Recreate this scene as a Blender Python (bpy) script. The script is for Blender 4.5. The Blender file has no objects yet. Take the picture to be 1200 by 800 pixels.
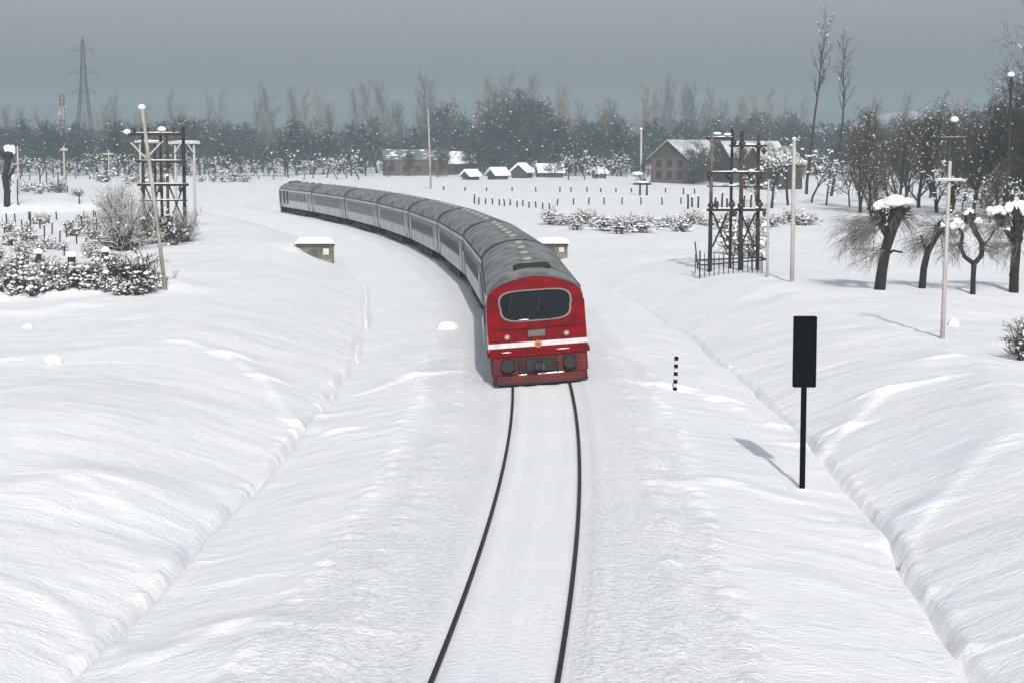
import bpy, math, random
import numpy as np
from mathutils import Vector, Matrix

R = math.radians
scene = bpy.context.scene
COL = scene.collection

# ------------------------------------------------------------------ camera
F_PX, CAM_H, PITCH = 2100.0, 7.2, math.atan(225 / 2100.0)
cam = bpy.data.objects.new('camera', bpy.data.cameras.new('camera'))
COL.objects.link(cam)
cam.location = (0, 0, CAM_H)
cam.rotation_euler = (math.pi / 2 - PITCH, 0, 0)
cam.data.sensor_width = 36.0
cam.data.sensor_fit = 'HORIZONTAL'
cam.data.lens = F_PX / 1200 * 36.0
cam.data.clip_start = 0.1
cam.data.clip_end = 6000
scene.camera = cam

# ------------------------------------------------------------------ light
SUN_EL, SUN_AZ = 31.0, 5.0          # the sun stands behind the camera, a little to the right
scene.world = bpy.data.worlds.new('World')
scene.world.use_nodes = True
wn, wl = scene.world.node_tree.nodes, scene.world.node_tree.links
wn.clear()
w_out = wn.new('ShaderNodeOutputWorld')
w_bg = wn.new('ShaderNodeBackground')
w_sky = wn.new('ShaderNodeTexSky')
w_sky.sky_type = 'NISHITA'
w_sky.sun_disc = False
w_sky.sun_elevation = R(SUN_EL)
w_sky.sun_rotation = R(180 - SUN_AZ)
w_sky.air_density = 0.9
w_sky.dust_density = 4.1
w_sky.ozone_density = 4.0
w_hs = wn.new('ShaderNodeHueSaturation')
w_hs.inputs['Saturation'].default_value = 0.36
w_bg.inputs['Strength'].default_value = 0.106
wl.new(w_sky.outputs[0], w_hs.inputs['Color'])
wl.new(w_hs.outputs[0], w_bg.inputs['Color'])
wl.new(w_bg.outputs[0], w_out.inputs['Surface'])

sun = bpy.data.objects.new('sun', bpy.data.lights.new('sun', 'SUN'))
COL.objects.link(sun)
sun.data.energy = 3.1
sun.data.angle = R(1.2)
sun.data.color = (1.0, 0.975, 0.93)
sun.rotation_euler = (R(90 - SUN_EL), 0, R(SUN_AZ))
scene.view_settings.view_transform = 'Standard'
scene.view_settings.look = 'None'
scene.view_settings.gamma = 1.0
scene.view_settings.use_curve_mapping = False
scene.view_settings.exposure = 0.16
scene.cycles.max_bounces = 4
scene.cycles.diffuse_bounces = 2
scene.cycles.volume_bounces = 0
scene.cycles.use_adaptive_sampling = True
scene.cycles.adaptive_threshold = 0.02
scene.cycles.transparent_max_bounces = 4
HAZE_DENSITY = 0.00058

# ------------------------------------------------------------------ pixel -> place
def ray(px, py):
    X, Y = (px - 600) / F_PX, -(py - 400) / F_PX
    cp, sp = math.cos(PITCH), math.sin(PITCH)
    return Vector((X, cp + Y * sp, -sp + Y * cp))

def on_plane(px, py, z=0.0):
    d = ray(px, py)
    t = (z - CAM_H) / d.z
    return Vector((d.x * t, d.y * t, z))

# ------------------------------------------------------------------ terrain
def xc(y):
    return 0.9 - np.where(np.asarray(y) < 54.0, 0.00125, 0.00109) * (y - 54.0) ** 2
def dxc(y):
    return -2 * np.where(np.asarray(y) < 54.0, 0.00125, 0.00109) * (y - 54.0)
def xc_ground(y):
    return xc(np.clip(y, -60.0, 225.0))

def _h(ix, iy, seed):
    n = (ix * 374761393 + iy * 668265263 + seed * 2147483647 + 1013904223) & 0xffffffff
    n = ((n ^ (n >> 13)) * 1274126177) & 0xffffffff
    n = ((n ^ (n >> 16)) * 2246822519) & 0xffffffff
    return ((n ^ (n >> 15)) & 0xffff) / 32767.5 - 1.0
def vn(x, y, seed=0):
    x = np.asarray(x, dtype=np.float64); y = np.asarray(y, dtype=np.float64)
    ix, iy = np.floor(x).astype(np.int64), np.floor(y).astype(np.int64)
    fx, fy = x - ix, y - iy
    fx = fx * fx * fx * (fx * (fx * 6 - 15) + 10); fy = fy * fy * fy * (fy * (fy * 6 - 15) + 10)
    a, b = _h(ix, iy, seed), _h(ix + 1, iy, seed)
    c, d = _h(ix, iy + 1, seed), _h(ix + 1, iy + 1, seed)
    return (a * (1 - fx) + b * fx) * (1 - fy) + (c * (1 - fx) + d * fx) * fy
def sm(a, b, x):
    t = np.clip((x - a) / (b - a), 0, 1)
    return t * t * (3 - 2 * t)

CRESTS = []  # (x0, y0, x1, y1, width, height) wind-cut drift edges
LUMPS = []   # (x, y, radius, height) gentle drifts in the ground itself

def terrain(x, y):
    """snow surface height at world x, y (arrays); rail tops lie at z = 0"""
    x = np.asarray(x, dtype=np.float64); y = np.asarray(y, dtype=np.float64)
    yy = np.clip(y, -60, 225)
    slope = dxc(yy)
    d = (x - xc_ground(y)) / np.sqrt(1 + slope * slope)
    ad = np.abs(d)
    wig = 0.16 * vn(y * 0.16, 0.3 + 0 * y, 5) + 0.07 * vn(y * 0.7, 0.7 + 0 * y, 6)
    dit = np.where(d < 0, 6.75, 7.15) + wig
    far = sm(235, 330, y)                       # the cutting runs out into the fields
    # bed and inner slope
    inner = -0.045 - 0.80 * sm(2.7, 1.0, -(ad - 2.7) / (dit - 2.7) * 1.7 + 2.7) * 0
    tin = np.clip((ad - 2.7) / (dit - 2.7), 0, 1)
    inner = -0.045 - 0.72 * (0.35 * tin + 0.65 * tin * tin)
    # outer bank
    crest = np.where(d < 0, 0.46, 0.56) + 0.22 * vn(y * 0.05, 0.5 + np.sign(d), 11)
    tout = np.clip((ad - dit) / np.where(d < 0, 6.5, 6.3), 0, 1)
    outer = -0.95 + (crest + 0.95) * (1 - (1 - tout) ** 1.6)
    outer = outer - (crest - 0.10) * sm(13.5, 24.0, ad)
    z = np.where(ad < dit, inner, outer)
    # the ditch notch: a short snow lip, then a narrow trough
    notch = np.where(ad < dit, np.exp(-((ad - dit) / 0.08) ** 2), np.exp(-((ad - dit) / 0.16) ** 2))
    depth = (0.42 + 0.12 * vn(y * 0.5, 1.1 + np.sign(d), 13)) * (1 - sm(98, 116, y))
    z = z - notch * depth
    z = z + 0.05 * np.exp(-((ad - dit + 0.30) / 0.16) ** 2) * (1 - sm(98, 116, y))
    sc = np.clip(vn(y * 2.3, 5.5 + np.sign(d), 14) + 0.35, 0, 1.35) * (1 + 0.5 * vn(x * 2.0, y * 3.0, 15))
    z = z + 0.09 * sc * np.exp(-((ad - dit - 0.26) / 0.15) ** 2) * (1 - sm(105, 125, y))
    sc2 = np.clip(vn(y * 0.55, 8.5 + np.sign(d), 16), 0, 1)
    z = z + 0.05 * sc2 * np.exp(-((ad - dit - 0.85) / 0.38) ** 2) * (1 - sm(105, 125, y))
    z = z * (1 - far) + far * 0.02
    # snow thrown aside by the train: irregular low ridges at the shoulders
    k = np.exp(-((ad - 2.55) / 0.34) ** 2)
    z = z + k * (0.05 + 0.03 * vn(x * 2.1, y * 1.1, 17) + 0.03 * vn(x * 4.6, y * 3.2, 18)) * (1 - far)
    k2 = np.exp(-((ad - np.where(d < 0, 3.7, 3.5) - 0.25 * vn(y * 0.25, 3.3 + 0 * y, 19)) / 0.30) ** 2)
    z = z + k2 * (0.05 + 0.045 * vn(x * 4.0, y * 3.2, 20)) * (1 - far)
    k3 = np.exp(-((d - 1.33) / 0.10) ** 2)
    z = z + 0.035 * k3 * (1 - far)
    # between the rails: long lengthwise streaks
    kb = (1 - sm(0.6, 0.84, ad)) * (1 - far)
    z = z + kb * (0.03 * vn(d * 4.5, y * 0.06, 21) + 0.010 * vn(d * 9.0, y * 0.3, 22))
    z = z + 0.0734 * np.clip(d, -1.7, 1.7) * (1 - sm(1.7, 3.4, ad)) * (1 - far)
    # wind ripples running across the slopes, and sharper drift crests
    out = sm(3.2, 5.0, ad)
    warp = 1.6 * vn(d * 0.22, y * 0.16, 23)
    z = z + out * 0.018 * vn(d * 0.50 + 7, y * 1.1 + warp, 24) * (1 - 0.6 * sm(90, 160, y))
    z = z + out * 0.009 * vn(d * 0.9 + 3, y * 2.4 + warp * 2, 25) * (1 - sm(60, 100, y))
    rid = 1 - np.abs(vn(d * 0.10 + 2, y * 0.13 + warp * 0.5, 26))
    z = z + out * 0.09 * np.clip(rid - 0.76, 0, 1) / 0.24 * (0.5 + 0.5 * vn(x * 0.08, y * 0.05, 27))
    mid = sm(8.5, 12, ad)
    z = z + mid * (0.17 * vn(x * 0.16, y * 0.11, 28) + 0.06 * vn(x * 0.45, y * 0.35, 29) + 0.02 * vn(x * 1.3, y * 1.1, 31))
    z = z + sm(25, 60, ad) * (0.18 * vn(x * 0.03, y * 0.022, 30))
    z = z - 0.9 * sm(700, 1500, np.hypot(x, y))
    for (x0, y0, x1, y1, w, hh) in CRESTS:
        ex, ey = x1 - x0, y1 - y0
        t = np.clip(((x - x0) * ex + (y - y0) * ey) / (ex * ex + ey * ey), 0, 1)
        qx, qy = x - x0 - t * ex, y - y0 - t * ey
        dd = np.hypot(qx, qy)
        w2 = np.where(qy < 0, w * 0.55, w * 1.9)          # steep towards the south, long lee behind
        z = np.maximum(z, z + hh * np.exp(-(dd / w2) ** 2))
    for (lx, ly, lr, lh) in LUMPS:
        q = ((x - lx) ** 2 + (y - ly) ** 2) / (lr * lr)
        z = z + lh * np.exp(-q)
    return z

def gz(x, y):
    return float(terrain(np.array([x]), np.array([y]))[0])
def G(px, py):
    """the point of the snow surface seen at photograph pixel px, py"""
    d = ray(px, py)
    ts = 14.0 * (1100 / 14.0) ** (np.arange(500) / 499.0)
    for _ in range(2):
        hgt = CAM_H + d.z / d.y * ts - terrain(d.x / d.y * ts, ts)
        k = int(np.argmax(hgt < 0)) if (hgt < 0).any() else len(ts) - 1
        ts = np.linspace(ts[max(0, k - 1)], ts[k], 24)
    y = float(ts[min(k, 23)])
    x = d.x / d.y * y
    return Vector((x, y, gz(x, y)))
def px_per_m(p):
    return F_PX / (p.y * math.cos(PITCH) + (CAM_H - p.z) * math.sin(PITCH))

def crest(pix, w, h, z=-0.3):
    ps = [on_plane(px, py, z) for px, py in pix]
    for a, b in zip(ps, ps[1:]):
        CRESTS.append((a.x, a.y, b.x, b.y, w, h))
crest([(752, 461), (800, 463), (850, 470), (905, 490)], 0.34, 0.10, -0.35)
crest([(952, 496), (990, 482), (1030, 463), (1105, 463)], 0.40, 0.10, 0.0)
crest([(225, 413), (270, 418), (310, 432), (350, 462), (388, 484)], 0.42, 0.10, 0.1)
crest([(430, 455), (480, 446), (530, 444)], 0.30, 0.07, -0.3)
crest([(985, 570), (1040, 590), (1090, 560), (1150, 530)], 0.40, 0.06, 0.2)
crest([(775, 590), (850, 578), (920, 588)], 0.28, 0.05, -0.4)
crest([(90, 640), (170, 600), (230, 640)], 0.6, 0.05, 0.3)
crest([(20, 560), (90, 545), (160, 560), (215, 600)], 0.6, 0.05, 0.4)
crest([(1050, 395), (1120, 430), (1200, 440)], 0.5, 0.07, 0.3)
crest([(1150, 430), (1175, 470), (1205, 520)], 0.5, 0.07, 0.3)
crest([(0, 372), (90, 366), (190, 350)], 0.6, 0.10, 0.1)
crest([(180, 775), (260, 750), (400, 762)], 0.4, 0.06, -0.4)

# ------------------------------------------------------------------ materials
MATS = {}
def mat(name, color, rough=0.7, metal=0.0, var=0.25, scale=3.0, bump=0.0, bscale=20.0, spec=0.4, color2=None, stretch=(1, 1, 1)):
    if name in MATS:
        return MATS[name]
    m = bpy.data.materials.new(name); m.use_nodes = True
    n, l = m.node_tree.nodes, m.node_tree.links
    b = n['Principled BSDF']
    b.inputs['Roughness'].default_value = rough
    b.inputs['Metallic'].default_value = metal
    b.inputs['Specular IOR Level'].default_value = spec
    tc = n.new('ShaderNodeTexCoord'); mp = n.new('ShaderNodeMapping')
    mp.inputs['Scale'].default_value = stretch
    l.new(tc.outputs['Object'], mp.inputs['Vector'])
    no = n.new('ShaderNodeTexNoise'); no.inputs['Scale'].default_value = scale
    no.inputs['Detail'].default_value = 5; no.inputs['Roughness'].default_value = 0.65
    l.new(mp.outputs[0], no.inputs['Vector'])
    cr = n.new('ShaderNodeValToRGB')
    c2 = color2 or tuple(c * (1 - var) for c in color)
    cr.color_ramp.elements[0].position = 0.33; cr.color_ramp.elements[1].position = 0.68
    cr.color_ramp.elements[0].color = (*c2, 1); cr.color_ramp.elements[1].color = (*color, 1)
    l.new(no.outputs['Fac'], cr.inputs['Fac']); l.new(cr.outputs[0], b.inputs['Base Color'])
    if bump:
        bn = n.new('ShaderNodeTexNoise'); bn.inputs['Scale'].default_value = bscale; bn.inputs['Detail'].default_value = 4
        l.new(mp.outputs[0], bn.inputs['Vector'])
        bp = n.new('ShaderNodeBump'); bp.inputs['Strength'].default_value = bump; bp.inputs['Distance'].default_value = 0.03
        l.new(bn.outputs['Fac'], bp.inputs['Height']); l.new(bp.outputs[0], b.inputs['Normal'])
    MATS[name] = m
    return m

M_SNOWCAP = mat('fresh_snow', (0.88, 0.885, 0.90), 0.75, var=0.03, bump=0.5, bscale=6.0, spec=0.2)
M_SNOWTREE = mat('tree_snow', (0.85, 0.86, 0.88), 0.8, var=0.05, spec=0.2)
M_BARK = mat('dark_bark', (0.020, 0.017, 0.015), 0.9, var=0.5, scale=8, bump=0.8, bscale=14, stretch=(1, 1, 0.25))
M_BARKFAR = mat('grey_bark', (0.060, 0.056, 0.052), 0.9, var=0.4, scale=2)
M_TWIGDARK = mat('dark_twigs', (0.060, 0.045, 0.036), 0.9, var=0.45, scale=0.8)
M_TWIGBROWN = mat('brown_twigs', (0.072, 0.052, 0.042), 0.9, var=0.45, scale=0.5)
M_TWIGGREY = mat('grey_twigs', (0.055, 0.053, 0.050), 0.9, var=0.45, scale=0.35)
M_TWIGPALE = mat('pale_poplar_twigs', (0.25, 0.215, 0.165), 0.9, var=0.4, scale=0.35)
M_TWIGFROST = mat('frosted_twigs', (0.17, 0.16, 0.15), 0.9, var=0.45, scale=2.0)
M_RED = mat('red_cab_paint', (0.195, 0.0008, 0.003), 0.6, scale=2.4, color2=(0.075, 0.003, 0.005), bump=0.12, bscale=22, spec=0.07)
M_REDDIRTY = mat('grimy_red_paint', (0.15, 0.005, 0.006), 0.7, scale=3.5, color2=(0.022, 0.008, 0.007), bump=0.2, bscale=18)
M_STRIPE = mat('white_stripe_paint', (0.56, 0.54, 0.54), 0.5, var=0.3, scale=5)
M_ROOF = mat('grey_coach_roof', (0.30, 0.315, 0.315), 0.8, scale=1.6, color2=(0.075, 0.082, 0.080), bump=0.15, bscale=9, stretch=(1, 0.5, 1))
M_ROOFDARK = mat('sooty_metal', (0.022, 0.023, 0.024), 0.8, var=0.4, scale=5)
M_RUST = mat('rusty_gangway', (0.075, 0.05, 0.036), 0.85, var=0.5, scale=6)
M_BLACK = mat('underframe_black', (0.018, 0.018, 0.02), 0.75, var=0.45, scale=4)
M_STEEL = mat('wheel_steel', (0.06, 0.055, 0.05), 0.5, metal=0.6, var=0.4, scale=8)
M_RAIL = mat('rail_steel', (0.028, 0.025, 0.023), 0.55, metal=0.2, var=0.4, scale=3)
M_GLASSDARK = mat('dark_window_glass', (0.012, 0.015, 0.019), 0.05, var=0.3, scale=2, spec=0.04)
M_GASKET = mat('grey_window_surround', (0.19, 0.165, 0.16), 0.6, var=0.3, scale=7)
M_NAVY = mat('navy_panel_paint', (0.012, 0.018, 0.055), 0.5, var=0.3, scale=3)
M_CREAM = mat('cream_frame_paint', (0.50, 0.51, 0.50), 0.55, var=0.25, scale=5)
M_LAMP = mat('lamp_lens', (0.30, 0.30, 0.29), 0.2, var=0.1, scale=8, spec=0.6)
M_BRASS = mat('emblem_yellow', (0.42, 0.25, 0.07), 0.5, var=0.3, scale=20)
M_PLATE = mat('number_plate_grey', (0.085, 0.085, 0.082), 0.6, var=0.4, scale=16)
M_SIGNAL = mat('signal_black_paint', (0.004, 0.0045, 0.005), 0.85, var=0.35, scale=5, spec=0.05)
M_CONC = mat('weathered_concrete', (0.20, 0.185, 0.135), 0.9, scale=1.6, color2=(0.055, 0.052, 0.040), bump=0.5, bscale=8)
M_POLEPALE = mat('pale_concrete_pole', (0.43, 0.42, 0.39), 0.85, var=0.28, scale=3)
M_POLEWOOD = mat('weathered_pole_wood', (0.42, 0.41, 0.385), 0.85, scale=0.45, color2=(0.20, 0.155, 0.12))
M_POLEDARK = mat('dark_steel_pole', (0.018, 0.016, 0.015), 0.7, var=0.4, scale=2)
M_POLERUST = mat('rust_red_pole', (0.105, 0.052, 0.046), 0.8, scale=1.2, color2=(0.022, 0.018, 0.017))
M_GREYSTEEL = mat('galvanised_steel', (0.07, 0.075, 0.08), 0.6, metal=0.3, var=0.25, scale=2)
M_BRICK = mat('brown_brick', (0.125, 0.088, 0.070), 0.92, var=0.45, scale=0.8)
M_BRICKDARK = mat('dark_timber_wall', (0.06, 0.05, 0.044), 0.9, var=0.35, scale=1.0)
M_ROOFTIN = mat('tin_roof', (0.17, 0.18, 0.18), 0.6, var=0.3, scale=1)
M_WINDOWFAR = mat('house_window', (0.02, 0.024, 0.03), 0.25, var=0.3, scale=2)
M_REDWHITE_R = mat('mast_red', (0.20, 0.075, 0.06), 0.7, var=0.2)
M_REDWHITE_W = mat('mast_white', (0.32, 0.32, 0.32), 0.7, var=0.15)
M_INSUL = mat('brown_insulator', (0.05, 0.028, 0.02), 0.35, var=0.3)

def snow_ground_material():
    m = bpy.data.materials.new('snow_ground'); m.use_nodes = True
    n, l = m.node_tree.nodes, m.node_tree.links
    b = n['Principled BSDF']
    b.inputs['Roughness'].default_value = 0.7
    b.inputs['Specular IOR Level'].default_value = 0.25
    at = n.new('ShaderNodeAttribute'); at.attribute_name = 'track_coord'
    ch = n.new('ShaderNodeAttribute'); ch.attribute_name = 'churn'
    # faint random tone over the whole snow sheet, bluish to near white
    no = n.new('ShaderNodeTexNoise'); no.inputs['Scale'].default_value = 0.35; no.inputs['Detail'].default_value = 6
    l.new(at.outputs['Vector'], no.inputs['Vector'])
    cr = n.new('ShaderNodeValToRGB')
    cr.color_ramp.elements[0].position = 0.3; cr.color_ramp.elements[1].position = 0.7
    cr.color_ramp.elements[0].color = (0.83, 0.85, 0.885, 1); cr.color_ramp.elements[1].color = (0.90, 0.905, 0.915, 1)
    l.new(no.outputs['Fac'], cr.inputs['Fac']); l.new(cr.outputs[0], b.inputs['Base Color'])
    def stretched(sx, sy, scale, detail, rough=0.6):
        mp = n.new('ShaderNodeMapping'); mp.inputs['Scale'].default_value = (sx, sy, 1)
        l.new(at.outputs['Vector'], mp.inputs['Vector'])
        t = n.new('ShaderNodeTexNoise'); t.inputs['Scale'].default_value = scale
        t.inputs['Detail'].default_value = detail; t.inputs['Roughness'].default_value = rough
        t.inputs['Distortion'].default_value = 0.6
        l.new(mp.outputs[0], t.inputs['Vector'])
        return t.outputs['Fac']
    def math_(op, a, b_):
        q = n.new('ShaderNodeMath'); q.operation = op
        for i, v in enumerate((a, b_)):
            if isinstance(v, float): q.inputs[i].default_value = v
            else: l.new(v, q.inputs[i])
        return q.outputs[0]
    op = n.new('ShaderNodeAttribute'); op.attribute_name = 'open_snow'
    rip = stretched(0.75, 1.5, 0.9, 8, 0.66)
    strk = stretched(5.0, 0.10, 1.0, 4, 0.6)
    gran = stretched(1.0, 0.8, 7.0, 5, 0.7)
    clod = stretched(1.0, 0.7, 2.2, 4, 0.6)
    hsum = math_('ADD', math_('MULTIPLY', rip, math_('ADD', math_('MULTIPLY', op.outputs['Fac'], 0.072), 0.008)),
                 math_('MULTIPLY', ch.outputs['Fac'], math_('ADD', math_('MULTIPLY', gran, 0.075), math_('MULTIPLY', clod, 0.045))))
    hsum = math_('ADD', hsum, math_('MULTIPLY', strk, math_('MULTIPLY', math_('SUBTRACT', 1.0, op.outputs['Fac']), 0.020)))
    fine = stretched(0.8, 1.3, 9.0, 4, 0.65)
    hsum = math_('ADD', hsum, math_('MULTIPLY', fine, 0.034))
    bp = n.new('ShaderNodeBump'); bp.inputs['Strength'].default_value = 1.0; bp.inputs['Distance'].default_value = 1.0
    l.new(hsum, bp.inputs['Height']); l.new(bp.outputs[0], b.inputs['Normal'])
    return m
M_GROUND = snow_ground_material()

def coach_body_material(name, low, band, line):
    """flat livery: pale lower panels, grey window band, thin line under the eaves"""
    m = bpy.data.materials.new(name); m.use_nodes = True
    n, l = m.node_tree.nodes, m.node_tree.links
    b = n['Principled BSDF']; b.inputs['Roughness'].default_value = 0.5
    tc = n.new('ShaderNodeTexCoord'); sx = n.new('ShaderNodeSeparateXYZ')
    l.new(tc.outputs['Object'], sx.inputs[0])
    cr = n.new('ShaderNodeValToRGB'); cr.color_ramp.interpolation = 'CONSTANT'
    mr = n.new('ShaderNodeMapRange'); mr.inputs['From Min'].default_value = 0.0; mr.inputs['From Max'].default_value = 4.0
    l.new(sx.outputs['Z'], mr.inputs['Value']); l.new(mr.outputs[0], cr.inputs['Fac'])
    e = cr.color_ramp.elements
    e[0].position = 0.0; e[0].color = (*low, 1)
    e[1].position = 1.50 / 4; e[1].color = (*band, 1)
    q = e.new(2.42 / 4); q.color = (*line, 1)
    q = e.new(2.52 / 4); q.color = (*low, 1)
    no = n.new('ShaderNodeTexNoise'); no.inputs['Scale'].default_value = 1.3; no.inputs['Detail'].default_value = 6
    l.new(tc.outputs['Object'], no.inputs['Vector'])
    mx = n.new('ShaderNodeMix'); mx.data_type = 'RGBA'; mx.blend_type = 'MULTIPLY'
    c2 = n.new('ShaderNodeValToRGB'); c2.color_ramp.elements[0].position = 0.3; c2.color_ramp.elements[0].color = (0.62, 0.60, 0.57, 1)
    c2.color_ramp.elements[1].position = 0.62
    l.new(no.outputs['Fac'], c2.inputs['Fac'])
    mx.inputs[0].default_value = 1.0
    l.new(cr.outputs[0], mx.inputs[6]); l.new(c2.outputs[0], mx.inputs[7])
    l.new(mx.outputs[2], b.inputs['Base Color'])
    return m
M_COACH = coach_body_material('coach_livery', (0.54, 0.57, 0.58), (0.20, 0.225, 0.235), (0.22, 0.10, 0.09))
M_COACHB = coach_body_material('tail_car_livery', (0.62, 0.64, 0.65), (0.30, 0.33, 0.37), (0.12, 0.14, 0.22))

# ------------------------------------------------------------------ mesh builder
class MB:
    def __init__(s): s.v = []; s.f = []
    def add(s, vs, fs):
        o = len(s.v); s.v.extend([tuple(v) for v in vs]); s.f.extend([tuple(i + o for i in f) for f in fs])
        return s
    def box(s, c, size, rz=0.0, rx=0.0):
        hx, hy, hz = size[0] / 2, size[1] / 2, size[2] / 2
        mt = Matrix.Rotation(rz, 3, 'Z') @ Matrix.Rotation(rx, 3, 'X')
        vs = [mt @ Vector((x * hx, y * hy, z * hz)) + Vector(c) for z in (-1, 1) for y in (-1, 1) for x in (-1, 1)]
        return s.add(vs, [(0, 2, 3, 1), (4, 5, 7, 6), (0, 1, 5, 4), (2, 6, 7, 3), (0, 4, 6, 2), (1, 3, 7, 5)])
    def bevbox(s, c, size, b=0.02, rz=0.0):
        """a box with chamfered vertical edges and top"""
        hx, hy, hz = size[0] / 2, size[1] / 2, size[2] / 2
        b = min(b, hx * .9, hy * .9, hz * .9)
        def ring(ix, iy, cut, z):
            return [(-ix + cut, -iy, z), (ix - cut, -iy, z), (ix, -iy + cut, z), (ix, iy - cut, z), (ix - cut, iy, z), (-ix + cut, iy, z), (-ix, iy - cut, z), (-ix, -iy + cut, z)]
        rings = [ring(hx - b, hy - b, b * .6, -hz), ring(hx, hy, b, -hz + b), ring(hx, hy, b, hz - b), ring(hx - b, hy - b, b * .6, hz)]
        mt = Matrix.Rotation(rz, 3, 'Z')
        vs = [mt @ Vector(p) + Vector(c) for r in rings for p in r]
        fs = [tuple(reversed(range(8))), tuple(range(24, 32))]
        for k in range(3):
            for i in range(8):
                j = (i + 1) % 8
                fs.append((k * 8 + i, k * 8 + j, k * 8 + 8 + j, k * 8 + 8 + i))
        return s.add(vs, fs)
    def tube(s, pts, radii, n=6, cap=True):
        pts = [Vector(p) for p in pts]
        if not hasattr(radii, '__len__'): radii = [radii] * len(pts)
        vs, fs = [], []
        ref = None
        for i, p in enumerate(pts):
            t = (pts[min(i + 1, len(pts) - 1)] - pts[max(i - 1, 0)])
            if t.length < 1e-9: t = Vector((0, 0, 1))
            t.normalize()
            if ref is None:
                ref = Vector((1, 0, 0)) if abs(t.x) < 0.8 else Vector((0, 1, 0))
            a = (ref - t * ref.dot(t))
            if a.length < 1e-6: a = t.orthogonal()
            a.normalize(); ref = a; bb = t.cross(a)
            for k in range(n):
                q = 2 * math.pi * k / n
                vs.append(p + (a * math.cos(q) + bb * math.sin(q)) * radii[i])
        for i in range(len(pts) - 1):
            for k in range(n):
                j = (k + 1) % n
                fs.append((i * n + k, i * n + j, i * n + n + j, i * n + n + k))
        if cap:
            fs.append(tuple(reversed(range(n)))); fs.append(tuple(range((len(pts) - 1) * n, len(pts) * n)))
        return s.add(vs, fs)
    def bar(s, p0, p1, w, h=None):
        """square-section bar from p0 to p1"""
        h = h or w
        p0, p1 = Vector(p0), Vector(p1)
        t = (p1 - p0).normalized()
        a = Vector((0, 0, 1)).cross(t)
        if a.length < 1e-4: a = Vector((1, 0, 0))
        a.normalize(); b = t.cross(a)
        vs = [p + a * sx * w / 2 + b * sy * h / 2 for p in (p0, p1) for sx, sy in ((-1, -1), (1, -1), (1, 1), (-1, 1))]
        return s.add(vs, [(3, 2, 1, 0), (4, 5, 6, 7), (0, 1, 5, 4), (1, 2, 6, 5), (2, 3, 7, 6), (3, 0, 4, 7)])
    def lump(s, c, r, rng, seg=8, rings=4, jit=0.18, flat=0.55):
        """rounded irregular mound: a squashed ball whose underside is flatter"""
        vs, fs = [], []
        ph = rng.random() * 6.28
        rad = [1 + rng.uniform(-jit, jit) for _ in range(seg)]
        for i in range(rings + 1):
            a = -0.5 * math.pi + math.pi * i / rings
            for k in range(seg):
                q = ph + 2 * math.pi * k / seg
                rr = math.cos(a) * rad[k] * (1 + rng.uniform(-jit, jit) * 0.4)
                zz = math.sin(a) * (flat if a < 0 else 1.0)
                vs.append((c[0] + r[0] * rr * math.cos(q), c[1] + r[1] * rr * math.sin(q), c[2] + r[2] * zz))
        for i in range(rings):
            for k in range(seg):
                j = (k + 1) % seg
                fs.append((i * seg + k, i * seg + j, i * seg + seg + j, i * seg + seg + k))
        return s.add(vs, fs)
    def mesh(s, name, m, smooth=False):
        me = bpy.data.meshes.new(name)
        me.from_pydata(s.v, [], s.f)
        if smooth:
            me.polygons.foreach_set('use_smooth', [True] * len(me.polygons))
        me.materials.append(m)
        me.update()
        return me
    def build(s, name, m, parent=None, smooth=False):
        o = bpy.data.objects.new(name, s.mesh(name, m, smooth)); COL.objects.link(o)
        if parent: o.parent = parent
        return o

def thing(name, label, cat, loc=(0, 0, 0), rotz=0.0, group=None):
    o = bpy.data.objects.new(name, None); COL.objects.link(o)
    o.empty_display_size = 0.3
    o.location = loc; o.rotation_euler = (0, 0, rotz)
    o['label'] = label; o['category'] = cat
    if group: o['group'] = group
    return o
def tag(o, label, cat, group=None):
    o['label'] = label; o['category'] = cat
    if group: o['group'] = group
    return o
KIDS = {}
def copy_thing(root, loc, rotz=0.0, scale=(1, 1, 1), label=None, group=None, cat=None):
    r = root.copy(); COL.objects.link(r)
    r.location = loc; r.rotation_euler = (0, 0, rotz); r.scale = scale
    if label: r['label'] = label
    if group: r['group'] = group
    if cat: r['category'] = cat
    if root.name not in KIDS:
        KIDS[root.name] = [(c, list(c.children)) for c in root.children]
    for ch, subs in KIDS[root.name]:
        c = ch.copy(); COL.objects.link(c); c.parent = r
        for g in subs:
            d = g.copy(); COL.objects.link(d); d.parent = c
    return r
def share(name, me, parent, loc=(0, 0, 0), rot=(0, 0, 0), scale=(1, 1, 1)):
    o = bpy.data.objects.new(name, me); COL.objects.link(o); o.parent = parent
    o.location = loc; o.rotation_euler = rot; o.scale = scale
    if name in ('snow_cover', 'crown', 'twigs', 'stems'): o['kind'] = 'stuff'
    return o

# ------------------------------------------------------------------ ground sheet
def bank(px0, py0, px1, py1, r, h, n):
    a, b = on_plane(px0, py0), on_plane(px1, py1)
    for i in range(n):
        t = i / max(1, n - 1)
        p = a.lerp(b, t)
        LUMPS.append((p.x, p.y, r, h))
bank(-20, 352, 185, 352, 2.0, 0.34, 7)          # drift in front of the shrubs
bank(-20, 250, 132, 248, 2.0, 0.55, 12)          # long straight bank across the field
bank(60, 585, 150, 560, 1.6, 0.22, 2)
bank(280, 760, 330, 745, 0.8, 0.07, 2)

for _q, _r, _hh in (((343, 307), 0.85, 0.62), ((356, 311), 0.7, 0.22), ((336, 302), 1.3, 0.4)):
    _p = on_plane(_q[0], _q[1], -0.4)
    LUMPS.append((_p.x, _p.y, _r, _hh))

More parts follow.
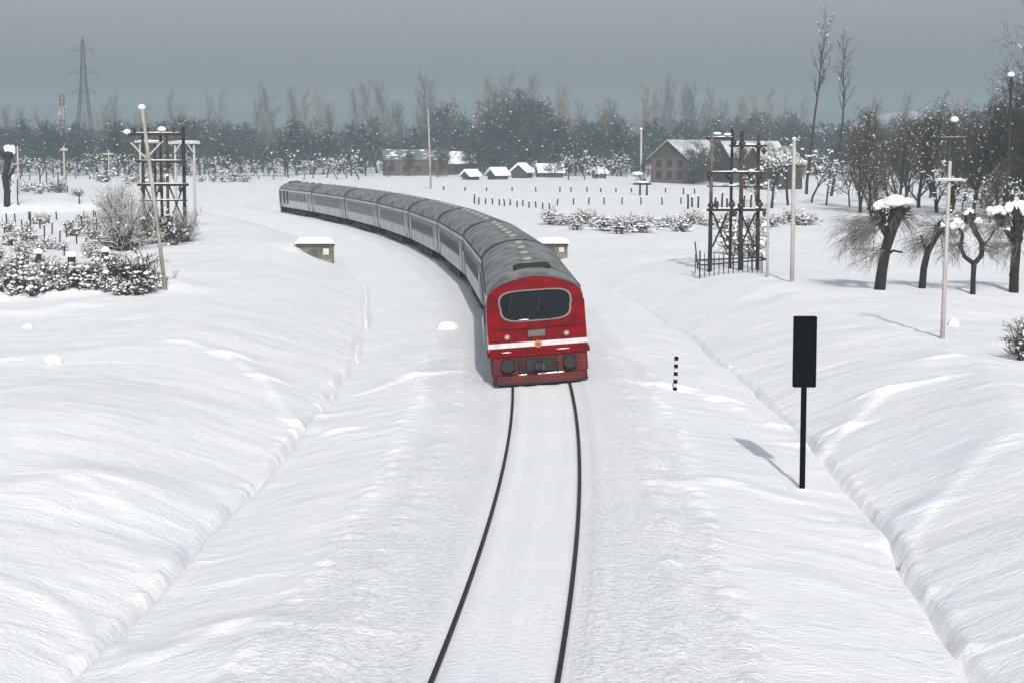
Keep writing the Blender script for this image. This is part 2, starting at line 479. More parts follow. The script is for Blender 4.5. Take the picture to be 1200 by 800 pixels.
def build_ground():
    us = list(np.arange(-9.0, 9.01, 0.1))
    st, u = 0.1, 9.0
    right = []
    while u < 1750:
        st = min(st * 1.055, 40); u += st; right.append(u)
    us = [-v for v in reversed(right)] + us + right
    ys = list(np.arange(-100, 18, 6.0)) + list(np.arange(18.0, 62.0, 0.14))
    st, y = 0.14, ys[-1]
    while y < 1750:
        st = min(st * 1.017, 40); y += st; ys.append(y)
    U, Y = np.meshgrid(np.array(us), np.array(ys))
    X = U + xc_ground(Y)
    Z = terrain(X, Y)
    nr, nc = U.shape
    co = np.stack([X, Y, Z], -1).reshape(-1, 3)
    idx = np.arange(nr * nc).reshape(nr, nc)
    q = np.stack([idx[:-1, :-1], idx[:-1, 1:], idx[1:, 1:], idx[1:, :-1]], -1).reshape(-1, 4)
    me = bpy.data.meshes.new('ground')
    me.vertices.add(len(co)); me.vertices.foreach_set('co', co.ravel())
    me.loops.add(q.size); me.loops.foreach_set('vertex_index', q.ravel().astype(np.int32))
    me.polygons.add(len(q)); me.polygons.foreach_set('loop_start', np.arange(0, q.size, 4, dtype=np.int32))
    me.polygons.foreach_set('loop_total', np.full(len(q), 4, dtype=np.int32))
    me.polygons.foreach_set('use_smooth', np.ones(len(q), dtype=bool))
    me.update(calc_edges=True)
    a = me.attributes.new('track_coord', 'FLOAT_VECTOR', 'POINT')
    tcv = np.stack([U, Y, 0 * U], -1).reshape(-1, 3)
    a.data.foreach_set('vector', tcv.ravel().astype(np.float32))
    ad = np.abs(U)
    edge = 3.5 + 0.5 * vn(Y * 0.3, U * 0 + 4, 41)
    churn = (sm(0.9, 1.3, ad) * (1 - sm(edge - 0.5, edge + 0.5, ad)) + 0.22 * (1 - sm(0.6, 0.85, ad))) * (1 - sm(240, 300, Y))
    c = me.attributes.new('churn', 'FLOAT', 'POINT')
    c.data.foreach_set('value', churn.ravel().astype(np.float32))
    c = me.attributes.new('open_snow', 'FLOAT', 'POINT')
    c.data.foreach_set('value', np.maximum(sm(2.6, 4.2, ad), sm(240, 300, Y)).ravel().astype(np.float32))
    me.materials.append(M_GROUND)
    o = bpy.data.objects.new('ground', me); COL.objects.link(o)
    o['kind'] = 'structure'; o['label'] = 'snow covered railway cutting and fields'
    return o
build_ground()

# a low snowy hill far beyond the right-hand trees
def build_hill():
    n, mseg = 60, 10
    v, f = [], []
    for i in range(n + 1):
        x = -100 + 900 * i / n
        hgt = 34 * math.exp(-((x - 330) / 190) ** 2) + 4 * math.sin(x * 0.03) + 3 * math.sin(x * 0.071)
        for j in range(mseg + 1):
            t = j / mseg
            v.append((x, 1180 + 300 * t, -3 + max(0, hgt) * math.sin(math.pi * min(1, t * 1.1))))
    for i in range(n):
        for j in range(mseg):
            a = i * (mseg + 1) + j
            f.append((a, a + mseg + 1, a + mseg + 2, a + 1))
    b = MB(); b.add(v, f)
    o = b.build('hill', mat('hill_snow_scrub', (0.50, 0.49, 0.50), 0.9, scale=0.03, color2=(0.24, 0.235, 0.235)), None, True)
    o['kind'] = 'structure'; o['label'] = 'pale distant hill beyond the trees'
build_hill()

# ------------------------------------------------------------------ track
YS = np.arange(-40, 420, 0.25)
XS = xc(YS)
SEG = np.concatenate([[0], np.cumsum(np.hypot(np.diff(XS), np.diff(YS)))])
A0 = float(np.interp(55.0, YS, SEG))
def on_track(a):
    y = float(np.interp(A0 + a, SEG, YS))
    return Vector((float(xc(y)), y, 0))

def build_track():
    t = thing('railway_track', 'single railway track with two dark rails curving away through the snow', 'railway track', (0, 0, 0))
    prof = [(-0.065, -0.16), (-0.065, -0.13), (-0.012, -0.10), (-0.012, -0.035), (-0.037, -0.025), (-0.037, 0.010), (-0.030, 0.018),
            (0.030, 0.018), (0.037, 0.010), (0.037, -0.025), (0.012, -0.035), (0.012, -0.10), (0.065, -0.13), (0.065, -0.16)]
    ys = list(np.arange(-20, 66, 0.5)) + list(np.arange(66, 206, 2.0))
    for sd in (-1, 1):
        v, f = [], []
        k = len(prof)
        for y in ys:
            s = float(dxc(y))
            n = Vector((1, -s, 0)).normalized()
            for (a, z) in prof:
                p = Vector((float(xc(y)), y, 0)) + n * (sd * 0.875 + a)
                v.append((p.x, p.y, z + 0.03 + (sd * 0.875 + a) * 0.0734))
        for i in range(len(ys) - 1):
            for j in range(k):
                jj = (j + 1) % k
                f.append((i * k + j, i * k + jj, i * k + k + jj, i * k + k + j))
        MB().add(v, f).build('rail', M_RAIL, t)
build_track()

# ------------------------------------------------------------------ train
CAR_L, GAP = 19.25, 0.55
HALF = [(-1.47, 0.72), (-1.50, 1.00), (-1.50, 1.50), (-1.50, 2.10), (-1.485, 2.45), (-1.45, 2.70), (-1.41, 2.80)]
ROOFP = [(-1.43, 2.78), (-1.36, 2.92), (-1.22, 3.08), (-1.0, 3.23), (-0.70, 3.36), (-0.36, 3.435), (0.0, 3.46)]
ROOF_FULL = ROOFP + [(-x, z) for x, z in reversed(ROOFP[:-1])]

def face_y(x, z):
    rake = 0.0 if z < 1.0 else 0.10 * (z - 1.0) + 0.02 * (z - 1.0) ** 2
    return rake + 0.14 * (abs(x) / 1.5) ** 2.4

def loft(mb, secs):
    k = len(secs[0])
    v = [p for s in secs for p in s]
    f = []
    for i in range(len(secs) - 1):
        for j in range(k - 1):
            f.append((i * k + j, i * k + j + 1, i * k + k + j + 1, i * k + k + j))
    mb.add(v, f)

MESH = {}
def window_meshes():
    # window in the local y-z plane, facing -x (left side); origin at its centre
    w, h = 1.02, 0.66
    fr = MB()
    for (cy, cz, sy, sz) in ((0, h / 2, w + .1, .06), (0, -h / 2, w + .1, .06)):
        fr.box((-0.012, cy, cz), (0.05, sy, sz))
    for cy in (-w / 2, w / 2):
        fr.box((-0.012, cy, 0), (0.05, 0.06, h - .061))
    fr.box((-0.010, 0, 0), (0.04, 0.04, h - .061))
    pn = MB().box((0.0, 0, 0), (0.016, w - .06, h - .06))
    MESH['win_frame'] = fr.mesh('window_frame', mat('window_frame_grey', (0.17, 0.185, 0.19), 0.6, var=0.3, scale=4))
    MESH['win_pane'] = pn.mesh('window_pane', M_GLASSDARK)
    d = MB().bevbox((-0.0, 0, 0), (0.05, 0.86, 1.72), 0.02)
    MESH['door'] = d.mesh('door', mat('door_grey_paint', (0.22, 0.24, 0.245), 0.6, var=0.3, scale=3))
    MESH['door_win'] = MB().bevbox((-0.03, 0, 0.42), (0.02, 0.46, 0.6), 0.03).mesh('door_window', M_GLASSDARK)
    MESH['handrail'] = MB().tube([(-0.07, -0.52, -0.6), (-0.09, -0.52, -0.55), (-0.09, -0.52, 0.35), (-0.07, -0.52, 0.4)], 0.018, 5).mesh('handrail', M_CREAM)
    wl_ = MB()
    pts = [(-0.06, 0.46), (0.06, 0.43)]
    n = 18
    v, f = [], []
    for (x, r) in ((-0.065, 0.0), (-0.065, 0.36), (-0.05, 0.47), (0.05, 0.46), (0.07, 0.50), (0.07, 0.0)):
        for i in range(n):
            q = 2 * math.pi * i / n
            v.append((x, max(r, .02) * math.cos(q), max(r, .02) * math.sin(q)))
    for i in range(5):
        for k in range(n):
            j = (k + 1) % n
            f.append((i * n + k, i * n + n + k, i * n + n + j, i * n + j))
    wl_.add(v, f)
    MESH['wheel'] = wl_.mesh('wheel', M_STEEL, True)
    b = MB()
    for sx in (-1, 1):
        b.bevbox((sx * 1.08, 0, 0.60), (0.16, 3.0, 0.22), 0.04)
        for yy in (-1.15, 1.15):
            b.bevbox((sx * 1.10, yy, 0.46), (0.26, 0.34, 0.34), 0.05)
        for yy in (-0.18, 0.18):
            b.tube([(sx * 1.08, yy, 0.36), (sx * 1.08, yy, 0.60)], 0.10, 8)
        b.bevbox((sx * 1.08, 0, 0.34), (0.20, 0.8, 0.10), 0.03)
    b.bevbox((0, 0, 0.56), (2.0, 0.5, 0.24), 0.04)
    MESH['bogie'] = b.mesh('bogie', M_BLACK)
    vb = MB().bevbox((0, 0, 0), (0.34, 0.5, 0.14), 0.05)
    MESH['vent'] = vb.mesh('roof_vent', M_ROOF)
window_meshes()

def add_running_gear(t, L, y0=0.0):
    for yb in (y0 + 2.9, L - 2.9):
        bg = share('bogie', MESH['bogie'], t, (0, yb, 0))
        for sx in (-0.86, 0.86):
            for yy in (-1.15, 1.15):
                share('wheel', MESH['wheel'], bg, (sx, yy, 0.47), (0, 0, 0 if sx > 0 else math.pi))
    u = MB()
    u.bevbox((0, (y0 + L) / 2, 0.66), (2.5, L - y0 - 0.5, 0.16), 0.03)
    rng = random.Random(4)
    y = y0 + 5.2
    while y < L - 5.4:
        w = rng.uniform(1.0, 2.2)
        for sx in (-1, 1):
            u.bevbox((sx * 1.12, y + w / 2, 0.38), (0.55, w - 0.15, rng.uniform(0.36, 0.48)), 0.04)
        y += w + rng.uniform(0.05, 0.4)
    u.build('underframe', M_BLACK, t)

def add_windows(t, ylist, zc=1.98):
    for sd in (-1, 1):
        for y in ylist:
            fr = share('window', MESH['win_frame'], t, (sd * 1.497, y, zc), (0, 0, 0 if sd < 0 else math.pi))
            share('pane', MESH['win_pane'], fr)

def add_door(t, y, sd):
    d = share('door', MESH['door'], t, (sd * 1.492, y, 1.66), (0, 0, 0 if sd < 0 else math.pi))
    share('door_window', MESH['door_win'], d)
    share('handrail', MESH['handrail'], d)

def add_roof(t, ys, secs_fn):
    b = MB(); loft(b, [secs_fn(y) for y in ys])
    v = b.v
    # thickness at the eaves: a small gutter each side
    o = b.build('roof', M_ROOF, t, True)
    for sd in (-1, 1):
        g = MB().box((sd * 1.445, (ys[1] + ys[-1]) / 2, 2.765), (0.05, ys[-1] - ys[1] - 0.04, 0.055))
        g.build('gutter', M_ROOFDARK, t)
    return o

def end_wall(t, y, name='end_wall', out=1):
    pts = [(x, z) for x, z in HALF] + [(x, z) for x, z in ROOF_FULL[1:-1]] + [(-x, z) for x, z in reversed(HALF)]
    b = MB(); n = len(pts)
    b.add([(x * 0.985, y, 0.72 + (z - 0.72) * 0.985) for x, z in pts] + [(x * 0.985, y + 0.06 * out, 0.72 + (z - 0.72) * 0.985) for x, z in pts],
          [tuple(range(n)), tuple(reversed(range(n, 2 * n)))] + [(i, (i + 1) % n, n + (i + 1) % n, n + i) for i in range(n)])
    return b.build(name, mat('end_wall_paint', (0.13, 0.135, 0.135), 0.75, var=0.4, scale=2), t)

def gangway(t, y0, y1):
    b = MB(); v, f = [], []
    n = 9
    ring = [(-0.78, 0.85), (-0.78, 2.75), (-0.6, 3.0), (0.6, 3.0), (0.78, 2.75), (0.78, 0.85)]
    for i in range(n):
        s = 1.0 if i % 2 == 0 else 0.93
        y = y0 + (y1 - y0) * i / (n - 1)
        v += [(x * s, y, 0.85 + (z - 0.85) * (0.96 + 0.04 * s)) for x, z in ring]
    k = len(ring)
    for i in range(n - 1):
        for j in range(k):
            jj = (j + 1) % k
            f.append((i * k + j, i * k + jj, i * k + k + jj, i * k + k + j))
    b.add(v, f); b.build('gangway_bellows', M_RUST, t)

def make_coach():
    t = thing('passenger_coach', 'grey roofed passenger coach', 'train coach')
    L = CAR_L
    b = MB()
    for sd in (-1, 1):
        loft(b, [[(sd * -x, y, z) for x, z in (HALF if sd < 0 else HALF)] for y in (0.02, L - 0.02)])
    b.build('body', M_COACH, t)
    end_wall(t, 0.0, out=1); end_wall(t, L - 0.06, out=1)
    add_roof(t, [0.0, 0.05, L - 0.05, L], lambda y: [(x, y, z) for x, z in ROOF_FULL])
    for y in (0.10, L - 0.10):
        rb = MB().add([(x * 1.012, yy, z + 0.02) for yy in (y - 0.06, y + 0.06) for x, z in ROOF_FULL],
               [(i, i + 1, len(ROOF_FULL) + i + 1, len(ROOF_FULL) + i) for i in range(len(ROOF_FULL) - 1)])
        rb.build('roof_end_band', M_ROOFDARK, t)
    add_windows(t, [3.1 + 1.46 * i for i in range(10)])
    for sd in (-1, 1):
        for y in (1.25, L - 1.25):
            add_door(t, y, sd)
    for y in np.linspace(2.5, L - 2.5, 6):
        share('roof_vent', MESH['vent'], t, (0, float(y), 3.50))
    add_running_gear(t, L)
    gangway(t, L + 0.002, L + GAP - 0.002)
    return t

def make_power_car(tail=False):
    L = CAR_L
    t = thing('power_car', 'red fronted diesel power car leading the train', 'train car')
    BM = M_COACHB if tail else M_COACH
    OUT = [(x * 0.975, (0.95 if z < 1.0 else z)) for x, z in HALF]
    ROUT = [(x * 0.975, z - 0.17 * min(1, max(0, (z - 2.6) / 0.7))) for x, z in ROOF_FULL]
    def sec_side(y, sd):
        if y == 0: return [(sd * -x, face_y(x, z), z) for x, z in OUT]
        if y == 1: return [(sd * -x, 1.25, z) for x, z in HALF]
        return [(sd * -x, L - 0.02, z) for x, z in HALF]
    b = MB()
    for sd in (-1, 1):
        loft(b, [sec_side(k, sd) for k in (0, 1, 2)])
    b.build('body', BM, t)
    end_wall(t, L - 0.06)
    # roof dome
    r = MB()
    def rs(k):
        if k == 0: return [(x, face_y(x, z) - 0.02, z + 0.012) for x, z in ROUT]
        if k == 1: return [(x * 0.995, 1.0, z - 0.05 * max(0, (z - 2.8) / 0.7)) for x, z in ROOF_FULL]
        if k == 2: return [(x, 1.7, z) for x, z in ROOF_FULL]
        return [(x, L, z) for x, z in ROOF_FULL]
    loft(r, [rs(k) for k in range(4)])
    r.build('roof', M_ROOF, t, True)
    for sd in (-1, 1):
        g = MB().box((sd * 1.445, (1.8 + L) / 2, 2.765), (0.05, L - 1.9, 0.055))
        g.build('gutter', M_ROOFDARK, t)
    bandm = MB()
    k = len(ROUT)
    bandm.add([(x * s, face_y(x, z) + dy, z + dz) for (s, dy, dz) in ((1.012, 0.05, 0.03), (1.015, 0.17, 0.055)) for x, z in ROUT],
              [(i, i + 1, k + i + 1, k + i) for i in range(k - 1)])
    bandm.build('roof_lip', M_GASKET, t)
    ex = MB().bevbox((0.05, 2.6, 3.455), (1.15, 1.3, 0.12), 0.05)
    exo = ex.build('exhaust_vent', M_ROOFDARK, t)
    e2 = MB()
    for i in range(5):
        e2.box((0.05, 2.12 + 0.24 * i, 3.52), (0.9, 0.10, 0.05))
    e2.build('louvre', M_ROOFDARK, exo)
    for y in np.linspace(6.0, L - 2.5, 4):
        share('roof_vent', MESH['vent'], t, (0, float(y), 3.50))
    if tail:
        add_windows(t, [7.2 + 1.46 * i for i in range(7)])
        for sd in (-1, 1):
            pass
    else:
        add_windows(t, [5.0 + 1.46 * i for i in range(9)])
    for sd in (-1, 1):
        add_door(t, 2.2, sd)
        add_door(t, L - 1.25, sd)
        # cab side window
        cw = MB().bevbox((0, 0, 0), (0.04, 0.62, 0.62), 0.05).build('cab_side_window', M_GLASSDARK, t)
        cw.location = (sd * 1.487, 1.35, 2.12)
    # ---- face with a real window opening
    face = [(x, z) for x, z in OUT] + [(x, z) for x, z in ROUT[1:-1]] + [(-x, z) for x, z in reversed(OUT)]
    # resample outlines by angle about the window centre
    cz = 2.42
    def by_angle(poly, th):
        dx, dz = math.cos(th), math.sin(th)
        best = None
        for i in range(len(poly)):
            (x0, z0), (x1, z1) = poly[i], poly[(i + 1) % len(poly)]
            z0 -= cz; z1 -= cz
            ex_, ez = x1 - x0, z1 - z0
            den = dx * ez - dz * ex_
            if abs(den) < 1e-9: continue
            tt = (x0 * ez - z0 * ex_) / den
            uu = (x0 * dz - z0 * dx) / den
            if tt > 0 and -1e-6 <= uu <= 1 + 1e-6:
                best = tt if best is None else min(best, tt)
        return (dx * best, cz + dz * best)
    def wpt(th, a=1.05, bb=0.455, e=4.2):
        c, s = math.cos(th), math.sin(th)
        rr = 1.0 / ((abs(c) / a) ** e + (abs(s) / bb) ** e) ** (1 / e)
        x, z = rr * c, rr * s
        # the lower edge is a little narrower, like the photograph
        x *= 1.0 - 0.03 * (z < 0)
        return (x, cz + z)
    N = 96
    ths = [2 * math.pi * (i + 0.5) / N for i in range(N)]
    rings = []
    for q in (0.0, 0.12, 0.4, 0.75, 1.0):
        rr = []
        for th in ths:
            a, o = wpt(th), by_angle(face, th)
            x, z = a[0] + (o[0] - a[0]) * q, a[1] + (o[1] - a[1]) * q
            rr.append((x, face_y(x, z), z))
        rings.append(rr)
    fb = MB(); v, f = [p for r_ in rings for p in r_], []
    for i in range(len(rings) - 1):
        for j in range(N):
            jj = (j + 1) % N
            f.append((i * N + j, i * N + jj, i * N + N + jj, i * N + N + j))
    # reveal of the window
    v += [(x, y + 0.10, z) for (x, y, z) in rings[0]]
    o0 = len(rings) * N
    for j in range(N):
        jj = (j + 1) % N
        f.append((j, o0 + j, o0 + jj, jj))
    fb.add(v, f)
    fobj = fb.build('cab_front', M_RED if not tail else M_NAVY, t, True)
    # surround
    sr = MB(); v, f = [], []
    prof = [(0.985, 0.03), (0.985, -0.022), (1.025, -0.026), (1.042, -0.012), (1.045, 0.01)]
    for (s_, dy) in prof:
        for th in ths:
            a = wpt(th)
            x, z = a[0] * (1 + (s_ - 1) * 1.0), cz + (a[1] - cz) * (1 + (s_ - 1) * 1.7)
            v.append((x, face_y(x, z) + dy, z))
    for i in range(len(prof) - 1):
        for j in range(N):
            jj = (j + 1) % N
            f.append((i * N + j, i * N + jj, i * N + N + jj, i * N + N + j))
    sr.add(v, f)
    ws = sr.build('windscreen_surround', M_GASKET, t, True)
    # glass
    gl = MB(); v = [(0, face_y(0, cz) + 0.05, cz)]; f = []
    for q in (0.35, 0.7, 0.995):
        for th in ths:
            a = wpt(th); x, z = a[0] * q, cz + (a[1] - cz) * q
            v.append((x, face_y(x, z) + 0.05, z))
    for j in range(N):
        jj = (j + 1) % N
        f.append((0, 1 + j, 1 + jj))
        for i in range(2):
            f.append((1 + i * N + j, 1 + i * N + N + j, 1 + i * N + N + jj, 1 + i * N + jj))
    gl.add(v, f); glo = gl.build('windscreen', M_GLASSDARK, t, True)
    for (x0, x1) in ((-0.35, -0.72), (0.45, 0.12)):
        p0 = Vector((x0, face_y(x0, 1.95) - 0.03, 1.95)); p1 = Vector((x1, face_y(x1, 2.62) - 0.02, 2.62))
        p1.y += 0.02
        wp = MB()
        wp.tube([p0, (p0 + p1) / 2 + Vector((0, -0.02, 0)), p1], 0.014, 5)
        wp.bar(p1 + Vector((0.02, -0.0, 0.12)), p1 + Vector((-0.05, -0.0, -0.38)) , 0.02, 0.03)
        wp.build('wiper', M_BLACK, ws)
    # white stripe round the nose
    st = MB(); v, f = [], []
    xs = [-1.475 + 2.95 * i / 28 for i in range(29)]
    for dz_, off in ((1.16, 0.004), (1.16, -0.012), (1.31, -0.012), (1.31, 0.004)):
        for x in xs:
            v.append((x, face_y(x, dz_) + off, dz_ + 0.015 * (1 - (abs(x) / 1.5) ** 2)))
    for i in range(3):
        for j in range(28):
            f.append((i * 29 + j, i * 29 + j + 1, i * 29 + 30 + j, i * 29 + 29 + j))
    st.add(v, f); sto = st.build('white_stripe', M_STRIPE, t)
    em = MB(); 
    em.tube([(0, face_y(0, 1.24) - 0.012, 1.24), (0, face_y(0, 1.24) - 0.035, 1.24)], [0.115, 0.105], 20)
    emo = em.build('emblem', M_BRASS, t)
    e3 = MB(); e3.tube([(0, face_y(0, 1.24) - 0.03, 1.24), (0, face_y(0, 1.24) - 0.045, 1.24)], [0.065, 0.06], 16)
    e3.build('emblem_disc', mat('emblem_red', (0.35, 0.05, 0.04), 0.5), emo)
    pl = MB().box((-0.02, face_y(0, 1.56) - 0.015, 1.565), (0.50, 0.03, 0.20), 0, -0.25)
    pl.build('number_plate', M_PLATE, t)
    for x in (-0.90, 0.86):
        h = MB(); y = face_y(x, 1.50)
        h.tube([(x, y + 0.02, 1.50), (x, y - 0.05, 1.50)], [0.10, 0.09], 16)
        ho = h.build('headlight', mat('headlight_bezel', (0.25, 0.06, 0.05), 0.5), t)
        h2 = MB(); h2.tube([(x, y - 0.045, 1.50), (x, y - 0.062, 1.50)], [0.070, 0.055], 16)
        h2.build('lens', M_LAMP, ho)
    for sx in (-1, 1):
        hr = MB()
        x0, x1 = sx * 0.25, sx * 1.15
        hr.tube([(x0, face_y(x0, 1.74), 1.74), (x0, face_y(x0, 1.74) - .06, 1.74), (x1, face_y(x1, 1.74) - .06, 1.74), (x1, face_y(x1, 1.74), 1.74)], 0.013, 5)
        hr.build('handrail', M_RED, t)
    # panel seams of the nose
    for (x0, z0, x1, z1) in ((-1.2, 1.02, -1.2, 1.14), (1.2, 1.02, 1.2, 1.14), (-0.62, 1.36, -0.62, 1.86), (0.62, 1.36, 0.62, 1.86), (-1.30, 1.82, -0.65, 1.82), (0.65, 1.82, 1.30, 1.82)):
        pm = MB(); pp = []
        for k_ in range(5):
            x_, z_ = x0 + (x1 - x0) * k_ / 4, z0 + (z1 - z0) * k_ / 4
            pp.append((x_, face_y(x_, z_) - 0.001, z_))
        pm.tube(pp, 0.009, 4); pm.build('panel_seam', M_BLACK, fobj)
    # buffer beam with ledge
    pb = MB()
    plan = [(-1.50, 1.3), (-1.50, 0.22), (-1.42, 0.10), (-0.9, 0.0), (0, -0.05), (0.9, 0.0), (1.42, 0.10), (1.50, 0.22), (1.50, 1.3)]
    def slab(mb, plan_, z0, z1, s=1.0, dy=0.0):
        n = len(plan_)
        vv = [(x * s, y + dy, z0) for x, y in plan_] + [(x * s, y + dy, z1) for x, y in plan_]
        mb.add(vv, [tuple(reversed(range(n))), tuple(range(n, 2 * n))] + [(i, (i + 1) % n, n + (i + 1) % n, n + i) for i in range(n)])
    slab(pb, plan, 0.90, 1.02, 1.015, -0.04)
    pb.build('buffer_beam', M_RED, t)
    pb = MB(); slab(pb, plan, 0.33, 0.897, 0.96, 0.03)
    pb.build('front_apron', M_REDDIRTY, t)
    pb = MB()
    plan2 = [(-1.40, 0.9), (-1.40, 0.14), (-1.28, -0.02), (-0.8, -0.12), (0, -0.18), (0.8, -0.12), (1.28, -0.02), (1.40, 0.14), (1.40, 0.9)]
    slab(pb, plan2, 0.10, 0.32, 1.0, 0.0)
    pb.build('rail_guard', M_REDDIRTY, t)
    lip = MB(); slab(lip, plan2, 0.035, 0.098, 1.01, -0.01)
    lip.build('guard_lip', M_BLACK, t)
    # buffers: dark recess plate, shank, disc
    for x in (-0.93, 0.90):
        bf = MB().bevbox((x, 0.0, 0.63), (0.42, 0.10, 0.40), 0.04)
        bo = bf.build('buffer', M_BLACK, t)
        b2 = MB(); b2.tube([(x, -0.05, 0.64), (x, -0.22, 0.64)], 0.09, 12); b2.tube([(x, -0.22, 0.64), (x, -0.26, 0.64)], [0.20, 0.19], 20)
        b2.build('buffer_head', M_BLACK, bo)
    cp = MB(); cp.bevbox((0, -0.06, 0.60), (0.86, 0.10, 0.42), 0.06)
    co_ = cp.build('coupler_pocket', M_BLACK, t)
    c2 = MB(); c2.bevbox((0.0, -0.20, 0.60), (0.26, 0.30, 0.26), 0.05); c2.bevbox((0.10, -0.38, 0.60), (0.16, 0.14, 0.30), 0.04); c2.bevbox((-0.10, -0.34, 0.60), (0.12, 0.10, 0.22), 0.03)
    c2.build('coupler', M_STEEL, co_)
    for x in (-0.52, 0.5, -0.62):
        hs = MB().tube([(x, 0.0, 0.84), (x + .02, -0.14, 0.70), (x + .04, -0.16, 0.45), (x + .02, -0.06, 0.34)], 0.025, 6)
        hs.build('brake_hose', M_BLACK, t)
    # snow packed on the guard
    rng = random.Random(5)
    for i in range(7):
        x = rng.uniform(-1.2, 1.2)
        sp = MB().lump((x, -0.1 + 0.1 * abs(x), 0.325), (rng.uniform(.1, .22), .06, .035), rng, 7, 3)
        sp.build('packed_snow', M_SNOWCAP, t, True)
    for i, (x, z, w) in enumerate(((-0.95, 1.035, .16), (0.72, 1.035, .22), (-0.35, 2.00, .20))):
        MB().lump((x, face_y(x, z) - 0.025, z), (w, 0.045, 0.02), rng, 9, 3, 0.3).build('clinging_snow', M_SNOWCAP, t, True)
    add_running_gear(t, L, 1.2)
    if not tail:
        gangway(t, L + 0.002, L + GAP - 0.002)
    else:
        for sd in (-1, 1):
            for i, y in enumerate((1.35, 3.7, 5.6)):
                rp = MB().bevbox((sd * 1.50, y, 1.85), (0.06, 1.0, 1.45), 0.03).build('radiator_grille', M_NAVY, t)
                sl = MB()
                for k_ in range(8):
                    sl.box((sd * 1.535, y, 1.26 + 0.165 * k_), (0.03, 0.85, 0.05))
                sl.build('louvre', M_BLACK, rp)
    return t

CANT = R(4.2)      # the track is banked into the curve
def set_car(o, a, flip=False):
    p, q = on_track(a), on_track(a + CAR_L)
    d = q - p
    if flip:
        o.location = q; o.rotation_euler = (0, CANT, math.atan2(d.x, -d.y))
    else:
        o.location = p; o.rotation_euler = (0, -CANT, math.atan2(-d.x, d.y))
    o.scale = (1.045, 1, 1)

STEP = CAR_L + GAP
lead = make_power_car(False)
lead['label'] = 'leading power car with red front, wide dark windscreen and white stripe'
set_car(lead, 0.0)
coach0 = make_coach()
ORD = ['directly behind the red power car', 'third car of the train from the red front', 'fourth car of the train from the red front',
       'fifth car of the train from the red front', 'third car from the tail of the train', 'next to the last car of the train']
for i in range(6):
    lab = 'grey roofed white passenger coach, ' + ORD[i]
    c = coach0 if i == 0 else copy_thing(coach0, (0, 0, 0), label=lab)
    c['label'] = lab; c['group'] = 'coaches of the train'
    set_car(c, STEP * (i + 1))
tail = make_power_car(True)
tail['label'] = 'last car of the train with tall navy blue side panels'
set_car(tail, STEP * 7, flip=True)

# ------------------------------------------------------------------ signal and marker beside the line
def build_signal():
    p = G(940, 573)
    t = thing('railway_signal', 'tall black signal board on a thin black post beside the track', 'signal', p)
    MB().tube([(0, 0, -0.4), (0, 0, 2.36)], 0.066, 12).build('post', M_SIGNAL, t)
    t.scale = (1, 1, (573 - 370) / px_per_m(p) / 3.665)
    b = MB().bevbox((0, 0, 2.93), (0.48, 0.12, 1.45), 0.012)
    bo = b.build('signal_board', M_SIGNAL, t)
    r = MB()
    for sx in (-1, 1):
        r.box((sx * 0.243, -0.02, 2.93), (0.022, 0.17, 1.47))
    for z in (2.20, 3.66):
        r.box((0, -0.02, z), (0.462, 0.17, 0.022))
    r.build('rim', M_SIGNAL, bo)
    for z in (2.55, 2.93, 3.31):
        MB().box((0, -0.066, z), (0.42, 0.014, 0.03)).build('stiffener', M_SIGNAL, bo)
    br = MB()
    for z in (2.26, 2.5):
        br.box((0, 0.075, z), (0.20, 0.03, 0.06))
    br.build('bracket', M_SIGNAL, t)
    sr = MB(); sr.lump((0, 0, -0.02), (0.16, 0.16, 0.06), random.Random(3), 9, 4); sr.build('snow_collar', M_SNOWCAP, t, True)
build_signal()

def build_marker():
    p = G(791, 457)
    t = thing('marker_post', 'short black and white banded marker post right of the train', 'post', p, R(-4))
    t.rotation_euler = (0, R(2), 0)
    z = -0.25
    k = 0
    while z < 1.02:
        z1 = (0.10 if k == 0 else z + 0.118)
        MB().tube([(0, 0, z), (0, 0, z1 - 0.001)], 0.062 if k % 2 == 0 else 0.058, 10).build('band', M_SIGNAL if k % 2 == 0 else M_STRIPE, t)
        z = z1; k += 1
build_marker()

